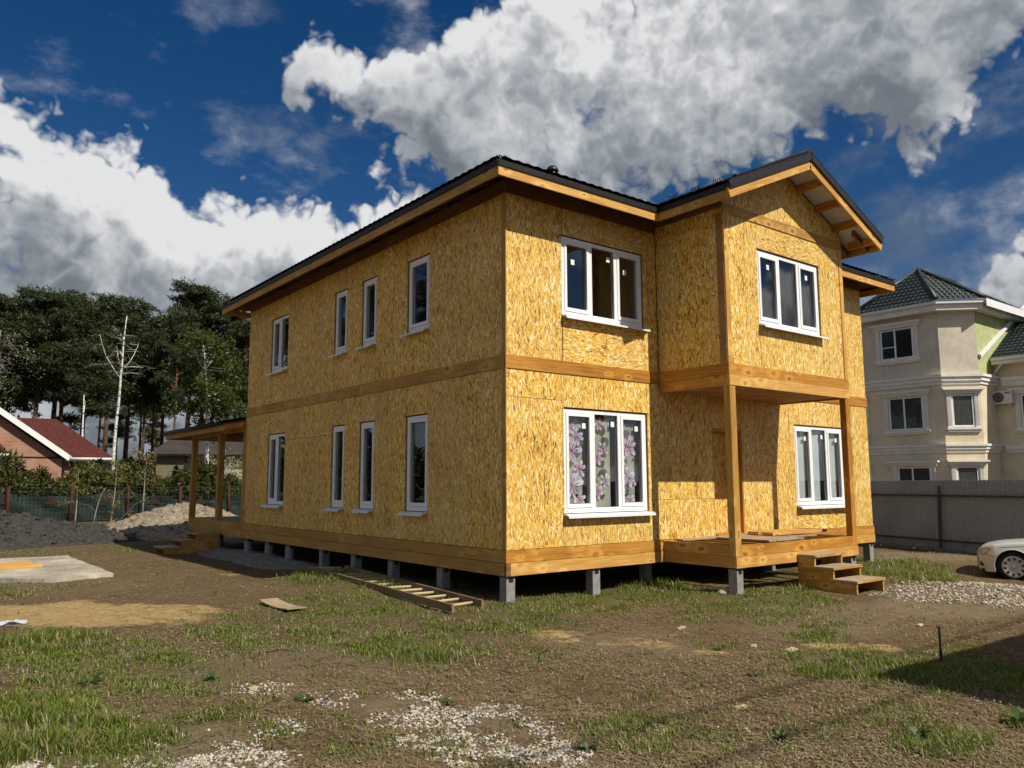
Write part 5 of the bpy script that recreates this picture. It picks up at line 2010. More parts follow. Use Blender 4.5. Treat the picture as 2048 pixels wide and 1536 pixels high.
hl = [(-.765, .515), (-.735, .575), (-.66, .618), (-.52, .640), (-.40, .628), (-.42, .588), (-.50, .53), (-.57, .498), (-.68, .492)]
h1 = patch_on_body('headlight', hl, 'black_plastic', .004)
cxh, czh = -.59, .565
patch_on_body('reflector', [(cxh + (x - cxh) * .90, czh + (z - czh) * .86) for x, z in hl], 'lamp_inner', .007, h1)
patch_on_body('lens', [(cxh + (x - cxh) * .96, czh + (z - czh) * .95) for x, z in hl], 'lamp_glass', .011, h1)
patch_on_body('fog_recess', [(-.755, .36), (-.70, .352), (-.645, .325), (-.60, .275), (-.68, .268), (-.75, .275)], 'black_plastic', .005)


def seam(pts, name='panel_gap'):
    m = MB()
    m.tube([(x, HW - .02 - hw(x, z) - .001, z) for x, z in pts], .0035, 4)
    m.build(name, 'black_plastic', car)


seam([(-.57, .498), (-.47, .482), (-.36, .478), (-.30, .480)])
seam([(-.40, .628), (-.2, .655), (.2, .69), (.62, .715)])
seam([(.62, .30), (.64, .5), (.60, .715)])
# cabin
cab = MB()
cab.grid(9, 2, lambda i, j: ((.72 + .55 * j), HW - .02 + (i / 4 - 1) * (.70 - .14 * j), .80 + .40 * j), sm=True)
cab.grid(9, 2, lambda i, j: ((3.0 - .5 * j), HW - .02 + (i / 4 - 1) * (.70 - .14 * j), .82 + .38 * j), sm=True)
for sd in (-1, 1):
    cab.poly([(.72, HW - .02 + sd * .70, .80), (3.0, HW - .02 + sd * .70, .82), (2.5, HW - .02 + sd * .56, 1.20), (1.27, HW - .02 + sd * .56, 1.20)])
cab.build('windows', 'black_plastic', car)
MB().grid(9, 6, lambda i, j: (1.25 + 1.3 * j / 5, HW - .02 + (i / 4 - 1) * .57, 1.195 + .05 * (1 - (i / 4 - 1) ** 2)), sm=True).build('roof', 'car_paint', car)
# wheels
for c in (0.0, 2.42):
    for sd in (0, 1):
        y0 = .0 if sd == 0 else 2 * HW - .04
        s = 1 if sd == 0 else -1
        ty = MB()
        ty.lathe([(WR * .70, .02 * s), (WR * .80, .0), (WR * .93, .004 * s), (WR * .985, .03 * s), (WR, .07 * s), (WR, .13 * s), (WR * .985, .17 * s), (WR * .8, .20 * s), (WR * .6, .20 * s)], 40, (0, 1, 0), (c, y0, WR))
        for k in range(40):
            a = 2 * math.pi * k / 40
            ty.obox((c + WR * .995 * math.cos(a), y0 + .10 * s, WR + WR * .995 * math.sin(a)), (math.cos(a), 0, math.sin(a)), (0, 1, 0), (-math.sin(a), 0, math.cos(a)), .010, .13, .022)
        wheel = ty.build('wheel', 'tyre', car)
        RC = WR * .735
        cap_ = MB()
        cap_.lathe([(0, .004 * s), (RC * .16, .004 * s), (RC * .24, .012 * s), (RC * .50, -.002 * s), (RC * .86, .004 * s), (RC * .96, -.004 * s), (RC, .012 * s), (RC * 1.0, .03 * s)], 40, (0, 1, 0), (c, y0, WR))
        cap_.build('hubcap', 'hubcap', wheel)
        if sd == 0:
            ho = MB()
            for k in range(10):
                a = 2 * math.pi * (k + .3) / 10
                pts = []
                for (r, da) in ((.62, -.10), (.80, -.135), (.86, -.07), (.86, .07), (.80, .135), (.62, .10), (.57, 0)):
                    pts.append((c + RC * r * math.cos(a + da), y0 - .0065, WR + RC * r * math.sin(a + da)))
                ho.slab(pts, (0, -1, 0), .004)
            ho.build('hubcap_slots', 'black_plastic', wheel)
            MB().lathe([(0, -.012), (RC * .09, -.011), (RC * .11, .0)], 14, (0, 1, 0), (c, y0, WR)).build('hub_badge', 'chrome', wheel)

# shorten the front overhang: everything ahead of the front arch is drawn in
for ob in [c for c in car.children_recursive]:
    me_ = ob.data
    if me_ and not me_.get('drawn_in'):
        me_['drawn_in'] = 1
        for v in me_.vertices:
            if v.co.x < -.34:
                v.co.x = -.34 + (v.co.x + .34) * .64
        me_.update()

# ================================================================== shed beyond the right edge: it throws the shadow on the yard
SH = 2.9
sx, sy = -.03 + .1588 * SH, -5.31 - SH / 1.033
shed = thing('garden_shed', (sx, sy, 0), 0, 'grey sheet-metal shed off to the right that shades the yard corner', 'shed')
MB().box(.10, -4.2, -.1, 6.5, -.10, SH - .16).build('wall', 'shed_metal', shed)
MB().slab([(0, 0, SH), (6.7, 0, SH), (6.7, -4.4, SH + .35), (0, -4.4, SH + .35)], (0, 0, 1), .14).build('roof', 'roof_black', shed)
for k in range(28):
    MB().box(.2 + k * .225, -.10, 0, .23 + k * .225, -.075, SH - .17).build('rib', 'shed_metal', shed)

# overhead cables behind the viewer; their soft shadows cross the soil
for px_, lab in ((-22.0, 'grey timber pole behind the viewer, left one, carrying two cables'), (20.0, 'grey timber pole behind the shed, right one, carrying two cables')):
    pole = thing('utility_pole', (px_, -12.0, 0), 0, lab, 'pole', 'utility poles')
    MB().tube([(0, 0, -.5), (0, 0, 7.6)], [.14, .09], 10).build('shaft', 'bark_grey', pole)
    MB().box(-.05, -.8, 7.25, .05, .8, 7.35).build('crossarm', 'bark_grey', pole)
for yy, lab in ((-12.48, 'black cable overhead throwing the nearer line of shadow'), (-11.70, 'black cable overhead throwing the farther line of shadow')):
    pts = []
    for k in range(33):
        t = k / 32
        pts.append((20 - 42 * t, yy, 7.4 - .5 * math.sin(math.pi * t)))
    tag(MB().tube(pts, .016, 6).build('overhead_cable', 'black_plastic'), lab, 'cable', 'overhead cables')

# ================================================================== far left: fence with netting
FY = 33.0
lf = thing('net_fence', (-.2, FY, 0), 0, 'green wire fence with torn netting and rusty red posts along the hedge', 'fence')
ll_ = -lf.location
for k in range(-6, 7):
    x = -.2 + 2.45 * k
    MB().tube([(x, FY - .06, -.3), (x + random.uniform(-.06, .06), FY - .06, 1.72 + random.uniform(-.08, .04))], .072, 8).build('post', 'post_red', lf, ll_)
x0, x1 = -15.0, 14.8
wv = []
wf = []


def wire_box(a, b, r):
    k = len(wv)
    d = b - a
    s = Vector((0, 1, 0)) * r
    t = d.normalized().cross(Vector((0, 1, 0))) * r
    for p in (a, b):
        wv.extend([p + s, p + t, p - s, p - t])
    for i in range(4):
        j = (i + 1) % 4
        wf.append([k + i, k + j, k + 4 + j, k + 4 + i])


x = x0
while x < x1:
    wire_box(Vector((x, FY, .02)), Vector((x, FY, 1.62)), .008)
    x += .165
for z in (.1, .45, .8, 1.15, 1.45, 1.6):
    wire_box(Vector((x0, FY, z)), Vector((x1, FY, z)), .008)
wo = link('wire_mesh', np_mesh('wire_mesh', [tuple(v) for v in wv], wf, 'wire_green'), lf, ll_)
wo['kind'] = 'stuff'
nm = MB()
NXN = 150
tops = [.75 + .75 * float(vnoise(i * .13, 3, 1.0, 8)) for i in range(NXN)]
nm.grid(NXN, 8, lambda i, j: (x0 + (x1 - x0) * i / (NXN - 1), FY + .05 + .05 * math.sin(i * .7 + j) + .03 * math.sin(i * 2.1), .05 + tops[i] * j / 7), sm=True)
nm.build('netting', 'net_green', lf, ll_)
for px in (-3, 102, 212, 308, 400):
    p = at_y(px, 1000, FY)
    s = .33
    tri = MB()
    tri.slab([(p.x - s, FY - .012, p.z - s * .62), (p.x + s, FY - .012, p.z - s * .62), (p.x + s * .55, FY - .012, p.z - s * .1), (p.x + s * .18, FY - .012, p.z + s * .72), (p.x - s * .12, FY - .012, p.z + s * .5), (p.x - s * .3, FY - .012, p.z - .02)], (0, -1, 0), .01)
    tri.build('faded_print', 'net_mark', lf, ll_)


def facing(px, D):
    """ground point straight under pixel column px at depth D and the turn that faces the viewer"""
    p = at_d(px, 968, D)
    v = (p - CAM)
    return Vector((p.x, p.y, 0)), math.atan2(-v.x, v.y)


# ================================================================== brick house
o, rz = facing(135, 46)
bh = thing('brick_house', o, rz, 'red brick bungalow with dark red shingle roof and white gable edge', 'house')
ez = 3.35
sl_ = 100 / 135
ap = -6.2
apz = ez + sl_ * 6.2
gw = MB()
gw.poly([(-12.3, 0, -.3), (-.35, 0, -.3), (-.35, 0, ez - .15), (ap, 0, apz - .35), (-12.3, 0, ez - .2)])
gw.poly([(-.35, 0, -.3), (-.35, 6, -.3), (-.35, 6, ez), (-.35, 0, ez - .15)])
gw.build('gable_wall', 'brick', bh)
mw_ = MB()
mw_.poly([(-.34, .4, -.3), (2.05, .4, -.3), (2.05, .4, ez - .05), (-.34, .4, ez - .05)])
mw_.poly([(2.05, .4, -.3), (2.05, 9, -.3), (2.05, 9, ez - .05), (2.05, .4, ez - .05)])
mw_.build('wall', 'brick', bh)
# gable roof planes (front wing)
MB().slab([(0.0, -.45, ez), (0.0, 5, ez), (ap, 5, apz), (ap, -.45, apz)], (.6, 0, .8), .12).slab([(ap, -.45, apz), (ap, 5, apz), (-12.6, 5, ez), (-12.6, -.45, ez)], (-.6, 0, .8), .12).build('roof', 'shingle_red', bh)
MB().beam((.05, -.47, ez - .10), (ap, -.47, apz - .10), .05, .30).build('gable_edge', 'white_paint', bh)
MB().slab([(0.0, -.44, ez - .14), (0.0, 0, ez - .14), (ap, 0, apz - .14), (ap, -.44, apz - .14)], (.6, 0, .8), .03).build('soffit', 'roof_dim', bh)
# main body roof facing the yard
rzp = 5.85
MB().slab([(-2.8, -.05, ez - .02), (2.35, -.05, ez - .02), (-.85, 4.2, rzp), (-4.4, 4.2, rzp)], (0, -.5, .86), .10).slab([(2.35, -.05, ez - .02), (2.35, 9, ez - .02), (-.85, 4.2, rzp)], (.6, 0, .8), .10).build('roof', 'shingle_red', bh)
MB().tube([(-.1, -.12, ez - .1), (2.4, -.12, ez - .1)], .085, 8).build('gutter', 'gutter_white', bh)
MB().box(-.2, -.08, ez - .24, 2.3, -.03, ez - .10).build('eave_board', 'white_paint', bh)
MB().tube([(.12, .30, ez - .2), (.12, .30, -.2)], .06, 6).build('downpipe', 'roof_dim', bh)
wn = MB()
for (a, b, c, d) in ((.75, 1.95, 1.5, 1.62), (.75, 1.95, 2.48, 2.6), (.75, .87, 1.62, 2.48), (1.83, 1.95, 1.62, 2.48)):
    wn.box(a, .33, c, b, .395, d)
wno = wn.build('window', 'white_paint', bh)
MB().box(.87, .36, 1.62, 1.83, .37, 2.48).build('pane', 'glass_far', wno)
MB().box(.87, .385, 1.62, 1.83, .39, 2.48).build('backing', 'black_plastic', wno)
# entry roof at the far left
MB().slab([(-7.2, -2.0, 3.45), (-2.85, -2.0, 3.45), (-3.5, -.3, 4.15), (-7.2, -.3, 4.15)], (0, -.4, .9), .10).build('porch_roof', 'shingle_red', bh)
MB().tube([(-7.2, -2.05, 3.38), (-2.8, -2.05, 3.38)], .09, 8).build('gutter', 'gutter_white', bh)
MB().box(-7.2, -1.95, 3.1, -2.95, -.05, 3.33).build('porch_beam', 'roof_dim', bh)
MB().box(-3.55, -1.8, -.1, -3.25, -1.5, 3.1).build('porch_post', 'roof_dim', bh)
MB().box(-4.2, -.06, .6, -3.9, -.005, 3.0).build('door_frame', 'white_paint', bh)

# ================================================================== dim house behind the veranda
o, rz = facing(310, 52)
dh = thing('olive_house', o, rz, 'olive plastered house with brown roof behind the birch trees', 'house')
MB().box(0, 0, -.2, 1.8, 5, 3.7).build('wall', 'wall_olive', dh)
MB().box(1.8, .3, -.2, 9, 5, 3.7).build('wall', 'wall_yellow', dh)
MB().slab([(-.4, -.6, 3.75), (9.5, -.6, 3.75), (9.5, 3, 5.6), (1.6, 3, 5.6)], (0, -.5, .86), .15).slab([(-.4, -.6, 3.75), (1.6, 3, 5.6), (-.4, 5.4, 3.75)], (-.6, 0, .8), .15).build('roof', 'roof_dim', dh)
MB().box(1.75, -.1, -.1, 1.95, .25, 3.7).build('downpipe', 'black_plastic', dh)
for x in (3.4, 5.6):
    fo = MB().box(x - .06, .22, 2.2, x + 1.26, .29, 3.4).build('window', 'white_paint', dh)
    MB().box(x, .20, 2.26, x + 1.2, .215, 3.34).build('pane', 'glass_far', fo)
MB().box(2.2, .24, .2, 2.9, .29, 2.4).build('door', 'roof_dim', dh)
o, rz = facing(478, 72)
gh = thing('distant_house', o, rz, 'distant house with dark gable roof just left of the timber house', 'house')
MB().poly([(-2.0, 0, -.2), (3, 0, -.2), (3, 0, 6.6), (.8, 0, 8.5), (-2.0, 0, 6.4)]).poly([(-2, 0, -.2), (-2, 6, -.2), (-2, 6, 6.4), (-2, 0, 6.4)]).build('wall', 'wall_olive', gh)
MB().slab([(.8, -.4, 8.85), (.8, 6, 8.85), (-2.6, 6, 6.35), (-2.6, -.4, 6.35)], (-.6, 0, .8), .2).slab([(.8, -.4, 8.85), (.8, 6, 8.85), (4, 6, 6.3), (4, -.4, 6.3)], (.6, 0, .8), .2).build('roof', 'roof_dim', gh)
MB().beam((.8, -.45, 8.72), (-2.6, -.45, 6.22), .05, .2).build('gable_edge', 'gutter_white', gh)

# ================================================================== trees


def leaf_tris(cen, n, ext, size, rng, elong=2.4, flat=0.0):
    """n small pointed leaves scattered in an ellipsoid: verts (n*3,3)"""
    d = rng.normal(size=(n, 3))
    d /= np.linalg.norm(d, axis=1)[:, None]
    r = rng.random(n) ** (1 / 2.2)
    p = np.asarray(cen) + d * r[:, None] * np.asarray(ext)
    a = rng.normal(size=(n, 3)) + d * .8
    a[:, 2] *= (1 - flat)
    a /= np.linalg.norm(a, axis=1)[:, None]
    b = np.cross(a, rng.normal(size=(n, 3)))
    b /= np.linalg.norm(b, axis=1)[:, None]
    s = size * (.6 + .8 * rng.random(n))[:, None]
    return np.stack([p - b * s / elong * .5, p + b * s / elong * .5, p + a * s], 1).reshape(-1, 3)


def crown_mesh(name, chunks, m):
    v = np.concatenate(chunks)
    f = np.arange(len(v)).reshape(-1, 3)
    return np_mesh(name, v, f, m)


def make_pine(seed, H=18.0, base=.42, spread=2.6, dens=1.0):
    rng = np.random.default_rng(seed)
    tr = MB()
    bend = rng.normal(size=2) * .35
    pts, rad = [], []
    for k in range(9):
        t = k / 8
        pts.append((bend[0] * math.sin(t * 2.2), bend[1] * math.sin(t * 1.7), -.3 + (H * .97 + .3) * t))
        rad.append(.22 * (1 - t) ** .8 + .03)
    tr.tube(pts[:5], rad[:5], 9, mi=0)
    tr.tube(pts[4:], rad[4:], 8, mi=1)
    chunks = []
    nb_ = int(44 * dens)
    for i in range(nb_):
        t = base + (1 - base) * ((i + rng.random()) / nb_)
        z = H * t
        u = (t - base) / (1 - base)
        R = spread * (0.45 + 0.75 * math.sin(min(1.0, u * 1.15 + .12) * math.pi * .80)) * (.65 + .5 * rng.random()) * (1.0 - .55 * u ** 3)
        a = rng.random() * 2 * math.pi
        cx, cy = bend[0] * math.sin(t * 2.2), bend[1] * math.sin(t * 1.7)
        rise = .25 + .5 * u
        tip = np.array([cx + R * math.cos(a), cy + R * math.sin(a), z + R * rise * .5])
        mid = np.array([cx + R * .5 * math.cos(a + .15), cy + R * .5 * math.sin(a + .15), z + R * .12])
        tr.tube([(cx, cy, z - .2), tuple(mid), tuple(tip)], [.07, .045, .015], 5, cap=False, mi=1)
        for s in (1.0, .74, .5):
            c = np.array([cx, cy, z]) * (1 - s) + tip * s + rng.normal(size=3) * .25
            w = (.62 + .35 * rng.random()) * (1.15 if s == 1 else .95)
            chunks.append(leaf_tris(c + np.array([0, 0, .12]), int(95 * dens), (w, w, w * .36), .28, rng, 3.0))
            for k in range(2):
                c2 = c + rng.normal(size=3) * np.array([.60, .60, .16])
                chunks.append(leaf_tris(c2, int(60 * dens), (.36, .36, .17), .24, rng, 3.0))
    for k in range(5):
        c = np.array([pts[-1][0] + rng.normal() * .4, pts[-1][1] + rng.normal() * .4, H * (.93 + .02 * k)])
        chunks.append(leaf_tris(c, 90, (.6, .6, .5), .34, rng, 2.7))
    return tr.mesh('pine_trunk', ['bark_pine', 'bark_pine_top']), crown_mesh('pine_crown', chunks, 'needles')


pine_kinds = [make_pine(31, 18, .42, 2.6), make_pine(32, 18, .50, 2.7, .9), make_pine(33, 18, .56, 2.3, .8), make_pine(34, 18, .40, 2.3, .9)]


def tree(name, px, D, top_py, kind, label, cat, group, H0=18.0, wide=1.0, rot=None):
    p = at_d(px, 968, D)
    zt_ = at_d(px, top_py, D).z
    s = zt_ / H0
    t = thing(name, (p.x, p.y, 0), random.uniform(0, 6.28) if rot is None else rot, label, cat, group)
    t.scale = (s * wide, s * wide, s)
    link('trunk', kind[0], t)
    link('crown', kind[1], t)
    return t


PINES = [(-32, 60, 592, 0, 1.15, 'pine cut by the left edge of the photo'), (14, 62, 604, 1, 1.1, 'pine rising left of the brick house roof, first from the left edge'),
         (52, 58, 588, 1, 1.15, 'pine with slender forked trunk behind the brick gable'), (92, 62, 590, 2, 1.2, 'pine with thick leaning trunk over the red roof'),
         (122, 60, 600, 1, 1.1, 'pine above the right end of the red roof ridge'), (160, 66, 606, 3, 1.1, 'dense pine left of the tall bare birch'),
         (205, 70, 598, 2, 1.05, 'pine right behind the tall bare birch'), (246, 76, 604, 2, 1.05, 'greyish pine right of the tall bare birch top'),
         (283, 84, 690, 2, .9, 'lower distant pine in the gap of the grove'), (322, 76, 640, 1, 1.0, 'pine with lit orange trunk left of the leafy birch'),
         (362, 70, 573, 1, 1.05, 'tallest pine with the highest top in the grove'), (402, 72, 590, 2, 1.1, 'pine directly behind the leafy birch'),
         (440, 70, 604, 2, 1.1, 'pine right of the leafy birch'), (478, 66, 640, 2, 1.1, 'pine partly hidden by the timber house corner'),
         (486, 84, 742, 3, .8, 'small pine low beside the timber house wall'), (230, 90, 720, 3, .9, 'far pine low between the trunks'), (300, 95, 745, 3, .9, 'far short pine between trunks, left of the olive house')]
for (px, D, ty, k, wd, lab) in PINES:
    tree('pine_tree', px, D, ty, pine_kinds[k], lab, 'pine tree', 'pines behind the gardens', wide=wd)
for i, (px, D, ty, lab) in enumerate(((276, 80, 640, 'bare orange pine trunk in the middle of the grove, left one'), (302, 78, 660, 'bare orange pine trunk in the middle of the grove, right one'), (190, 74, 640, 'pine with bare trunk between the two white birches'), (345, 66, 625, 'pine with sunlit bare trunk above the veranda roof end'))):
    tree('pine_tree', px, D, ty, pine_kinds[2], lab, 'pine tree', 'pines behind the gardens', wide=.62)


for i, (az_, D) in enumerate(((-4, 48), (-11, 44), (-17, 50), (-22, 42), (-28, 47), (-34, 43), (-41, 50), (-8, 60), (-25, 58))):
    a_ = math.radians(az_)
    t = thing('pine_tree', (CAM.x + math.sin(a_) * D * 1.1, CAM.y + 10 + math.cos(a_) * D, 0), i * 1.3, 'pine of the same grove standing beyond the left edge of the view', 'pine tree', 'pines beyond the left edge')
    t.scale = (1.15, 1.15, .95 + .08 * (i % 3))
    link('trunk', pine_kinds[i % 2][0], t)
    link('crown', pine_kinds[i % 2][1], t)


def branchy(name, base_px, base_py, D, stem, limbs, r0, bark, leaves, label, cat, group=None, leafn=40, leafs=.10, seed=1, spread=.5, droop=0.0):
    """tree whose stem and limbs are given as pixel polylines at depth D; fine twigs and leaves are grown on them"""
    rng = np.random.default_rng(seed)
    b = at_d(base_px, base_py, D)
    root = Vector((b.x, b.y, gz1(b.x, b.y)))
    t = thing(name, root, 0, label, cat, group)
    tr = MB()
    vdir = (b - CAM)
    vdir.z = 0
    vdir.normalize()

    def path(pts, dep):
        out = []
        for i, (x, y) in enumerate(pts):
            p = at_d(x, y, D) + vdir * dep * i / max(1, len(pts) - 1)
            out.append(p - root)
        return out
    sp = path(stem, 0)
    sp[0].z = -.2
    tr.tube(sp, [r0 * (1 - .82 * i / (len(sp) - 1)) for i in range(len(sp))], 9)
    allp = [(sp[i], sp[i + 1]) for i in range(len(sp) // 2, len(sp) - 1)]
    for lb in limbs:
        pl = path(lb, rng.uniform(-1.2, 1.2))
        tr.tube(pl, [r0 * .30 * (1 - .8 * i / (len(pl) - 1)) for i in range(len(pl))], 6)
        allp += list(zip(pl, pl[1:]))
    chunks = []
    for a, c in allp:
        n = max(2, int((c - a).length * 3.4))
        for k in range(n):
            p = a.lerp(c, rng.random())
            d = Vector(rng.normal(size=3))
            d.z = abs(d.z) * .4 - droop
            d.normalize()
            ln = spread * (.5 + rng.random())
            q = p + d * ln
            q2 = q + Vector((d.x, d.y, d.z - droop * 1.5 - .1)) * ln * .7
            tr.tube([p, q, q2], [r0 * .06 + .002, r0 * .04, .002], 3, cap=False)
            if leafn:
                chunks.append(leaf_tris(q, leafn // 2, (spread * .6, spread * .6, spread * .5), leafs, rng, 1.6))
                chunks.append(leaf_tris(q2, leafn // 2, (spread * .5, spread * .5, spread * .6), leafs, rng, 1.6))
    tr.build('trunk', bark, t)
    if chunks:
        link('crown', crown_mesh('crown', chunks, leaves), t)
    return t


branchy('birch_tree', 226, 968, 42, [(226, 968), (228, 900), (232, 850), (238, 800), (242, 750), (245, 720), (247, 690), (250, 660), (254, 632)],
        [[(241, 758), (225, 735), (212, 715), (204, 690), (200, 674)], [(244, 740), (236, 718), (233, 695)], [(245, 738), (258, 725), (268, 708), (276, 690), (279, 678)], [(244, 735), (262, 733), (288, 734)], [(243, 748), (262, 748), (276, 752)], [(247, 716), (240, 704), (228, 702)], [(250, 690), (246, 675), (240, 668)]],
        .095, 'bark_birch', 'leaf_birch', 'tall nearly bare white birch standing behind the hedge', 'birch tree', 'birches', leafn=12, leafs=.07, seed=3, spread=.55, droop=.15)
branchy('birch_tree', 412, 968, 44, [(414, 968), (414, 900), (414, 840), (413, 800), (412, 760), (410, 730), (408, 700), (404, 680)],
        [[(413, 820), (398, 800), (382, 782)], [(413, 806), (430, 790), (450, 770)], [(412, 780), (395, 765), (384, 758)], [(411, 745), (398, 725), (390, 705)], [(410, 740), (425, 720), (432, 700)], [(412, 830), (435, 815), (455, 812)], [(414, 850), (395, 845), (375, 840)], [(409, 715), (403, 695), (396, 685)], [(413, 790), (440, 800), (458, 800)], [(413, 810), (380, 815), (362, 820)]],
        .12, 'bark_birch', 'leaf_birch', 'white birch with fresh green leaves behind the veranda', 'birch tree', 'birches', leafn=190, leafs=.17, seed=4, spread=.85, droop=.25)
branchy('birch_tree', 166, 968, 58, [(163, 968), (164, 900), (165, 860), (167, 820), (168, 790)], [[(167, 830), (169, 815), (171, 800)]], .12, 'bark_birch', 'leaf_birch', 'short white birch trunk right behind the red roof', 'birch tree', 'birches', leafn=14, leafs=.10, seed=5, spread=.25)
branchy('birch_tree', 8, 968, 55, [(-30, 968), (-24, 880), (-14, 790), (-8, 720), (2, 660)], [[(-12, 760), (5, 735), (16, 740)], [(-10, 740), (10, 715), (24, 730)], [(-8, 720), (12, 690), (28, 700)], [(-5, 700), (14, 670), (22, 675)]],
        .11, 'bark_pale', 'leaf_white', 'pale weeping birch hanging in at the left edge', 'birch tree', 'birches', leafn=26, leafs=.10, seed=6, spread=1.0, droop=.7)
SAP = [([(149, 1058), (151, 1035), (153, 1010), (155, 985), (156, 962), (157, 942)], [[(152, 1012), (145, 1000)], [(155, 985), (148, 970), (142, 965)], [(156, 970), (165, 955), (170, 945)], [(155, 990), (166, 978)]], 26.0 + 9.1, 'thin leafy sapling in front of the fence, leftmost'),
       ([(220, 1062), (222, 1040), (225, 1018), (229, 990), (232, 960), (234, 930), (236, 915)], [[(224, 1025), (232, 1010), (240, 990)], [(228, 1000), (218, 985)], [(231, 970), (242, 955), (246, 940)], [(232, 960), (222, 945), (216, 938)], [(221, 1055), (245, 1035), (272, 1008)]], 33.5, 'white-stemmed sapling in front of the fence, second from left'),
       ([(186, 1052), (190, 1030), (197, 1005), (205, 985), (212, 975)], [[(193, 1025), (180, 1012), (175, 1010)]], 36.0, 'leaning bare sapling between two upright ones by the fence'),
       ([(285, 1030), (287, 1000), (289, 970), (290, 945), (293, 925), (296, 905)], [[(289, 972), (300, 962), (312, 955)], [(290, 950), (278, 930)], [(292, 930), (305, 918), (316, 912)], [(293, 920), (284, 905)], [(289, 960), (275, 950)]], 38.5, 'tallest leafy sapling beside the sandy heap')]
for i, (stm, lb, D, lab) in enumerate(SAP):
    branchy('sapling', stm[0][0], stm[0][1], D, stm, lb, .034, 'bark_sapling', 'leaf_sapling', lab, 'sapling', 'saplings by the fence', leafn=(22, 22, 2, 22)[i], leafs=.10, seed=20 + i, spread=.30)


def bush_mesh(seed, n, ext, size, m, core=True):
    rng = np.random.default_rng(seed)
    ch = []
    for k in range(26):
        d = rng.normal(size=3)
        d /= np.linalg.norm(d)
        d[2] = abs(d[2]) * 1.0 - .12
        c = d * np.array(ext) * (.55 + .35 * rng.random()) + np.array([0, 0, ext[2] * .75])
        ch.append(leaf_tris(c, n, np.array(ext) * .38, size, rng, 2.6))
    ch.append(leaf_tris((0, 0, ext[2] * .7), n * 6, np.array(ext) * .85, size * 1.3, rng, 2.2))
    return crown_mesh('bush_crown', ch, m)


bk = [bush_mesh(51 + i, 110, (1.15, .95, 1.45), .24, 'leaf_hedge') for i in range(3)]
stem_me = MB().tube([(0, 0, -.2), (.03, 0, .8), (0, .04, 1.6)], [.06, .05, .02], 6).mesh('stem', 'bark_grey')
hedge_x = np.arange(-8.2, 15.5, 1.32)
for i, x in enumerate(hedge_x):
    s = 1.0 + .16 * math.sin(i * 1.9) + random.uniform(-.05, .08)
    t = thing('hedge_shrub', (float(x), FY + 1.5 + random.uniform(-.2, .3), 0), random.uniform(0, 6), None, None)
    pos = 'counted from the left, number %d' % (i + 1)
    ordn = ['first', 'second', 'third', 'fourth', 'fifth', 'sixth', 'seventh', 'eighth', 'ninth', 'tenth', 'eleventh', 'twelfth', 'thirteenth', 'fourteenth', 'fifteenth', 'sixteenth', 'seventeenth', 'eighteenth'][i]
    tag(t, 'dense dark green hedge shrub behind the wire fence, %s from the left' % ordn, 'shrub', 'hedge along the fence')
    t.scale = (s, s, s * (1.0 if i != 4 else 1.1))
    link('stem', stem_me, t)
    link('crown', bk[i % 3], t)


def cone_bush(seed):
    rng = np.random.default_rng(seed)
    ch = []
    for k in range(40):
        t = k / 40
        r = .55 * (1 - t) ** .8 + .05
        a = rng.random() * 6.28
        ch.append(leaf_tris((r * .6 * math.cos(a), r * .6 * math.sin(a), .2 + 2.8 * t), 60, (r * .6, r * .6, .25), .15, rng, 2.4))
    return crown_mesh('thuja_crown', ch, 'leaf_thuja')


cb = cone_bush(71)
for px, D, ty, lab in ((197, 44, 920, 'small pointed thuja under the brick house eave'), (260, 45, 916, 'small pointed thuja between the two white birches'), (350, 46, 935, 'small pointed thuja left of the veranda post')):
    p = at_d(px, 968, D)
    t = thing('thuja', (p.x, p.y, 0), random.random() * 6, lab, 'thuja', 'thujas in the hedge')
    s = at_d(px, ty, D).z / 3.0
    t.scale = (s, s, s)
    link('stem', stem_me, t)
    link('crown', cb, t)
# undergrowth between the trunks and white-flowering shrubs near the olive house
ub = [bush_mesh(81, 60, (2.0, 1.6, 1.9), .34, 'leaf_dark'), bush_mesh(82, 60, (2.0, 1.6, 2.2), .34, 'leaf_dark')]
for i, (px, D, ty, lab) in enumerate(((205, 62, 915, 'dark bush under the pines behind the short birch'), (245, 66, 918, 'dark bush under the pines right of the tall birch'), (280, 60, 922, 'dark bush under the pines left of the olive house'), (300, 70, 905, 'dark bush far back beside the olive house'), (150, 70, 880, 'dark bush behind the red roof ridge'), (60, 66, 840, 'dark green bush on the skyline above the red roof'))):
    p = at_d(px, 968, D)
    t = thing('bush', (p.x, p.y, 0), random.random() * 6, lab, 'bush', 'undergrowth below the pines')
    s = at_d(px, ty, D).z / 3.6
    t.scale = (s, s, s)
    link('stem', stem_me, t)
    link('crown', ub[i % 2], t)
wbm = bush_mesh(91, 36, (1.4, 1.2, 1.9), .14, 'leaf_white')
for px, D, ty, lab in ((375, 47, 905, 'pale flowering shrub left of the veranda posts'), (420, 48, 895, 'pale flowering shrub between the veranda posts'), (462, 47, 890, 'pale flowering shrub beside the timber house corner')):
    p = at_d(px, 968, D)
    t = thing('flowering_shrub', (p.x, p.y, 0), random.random() * 6, lab, 'shrub', 'pale flowering shrubs')
    s = at_d(px, ty, D).z / 3.6
    t.scale = (s, s, s)
    link('stem', stem_me, t)
    link('crown', wbm, t)

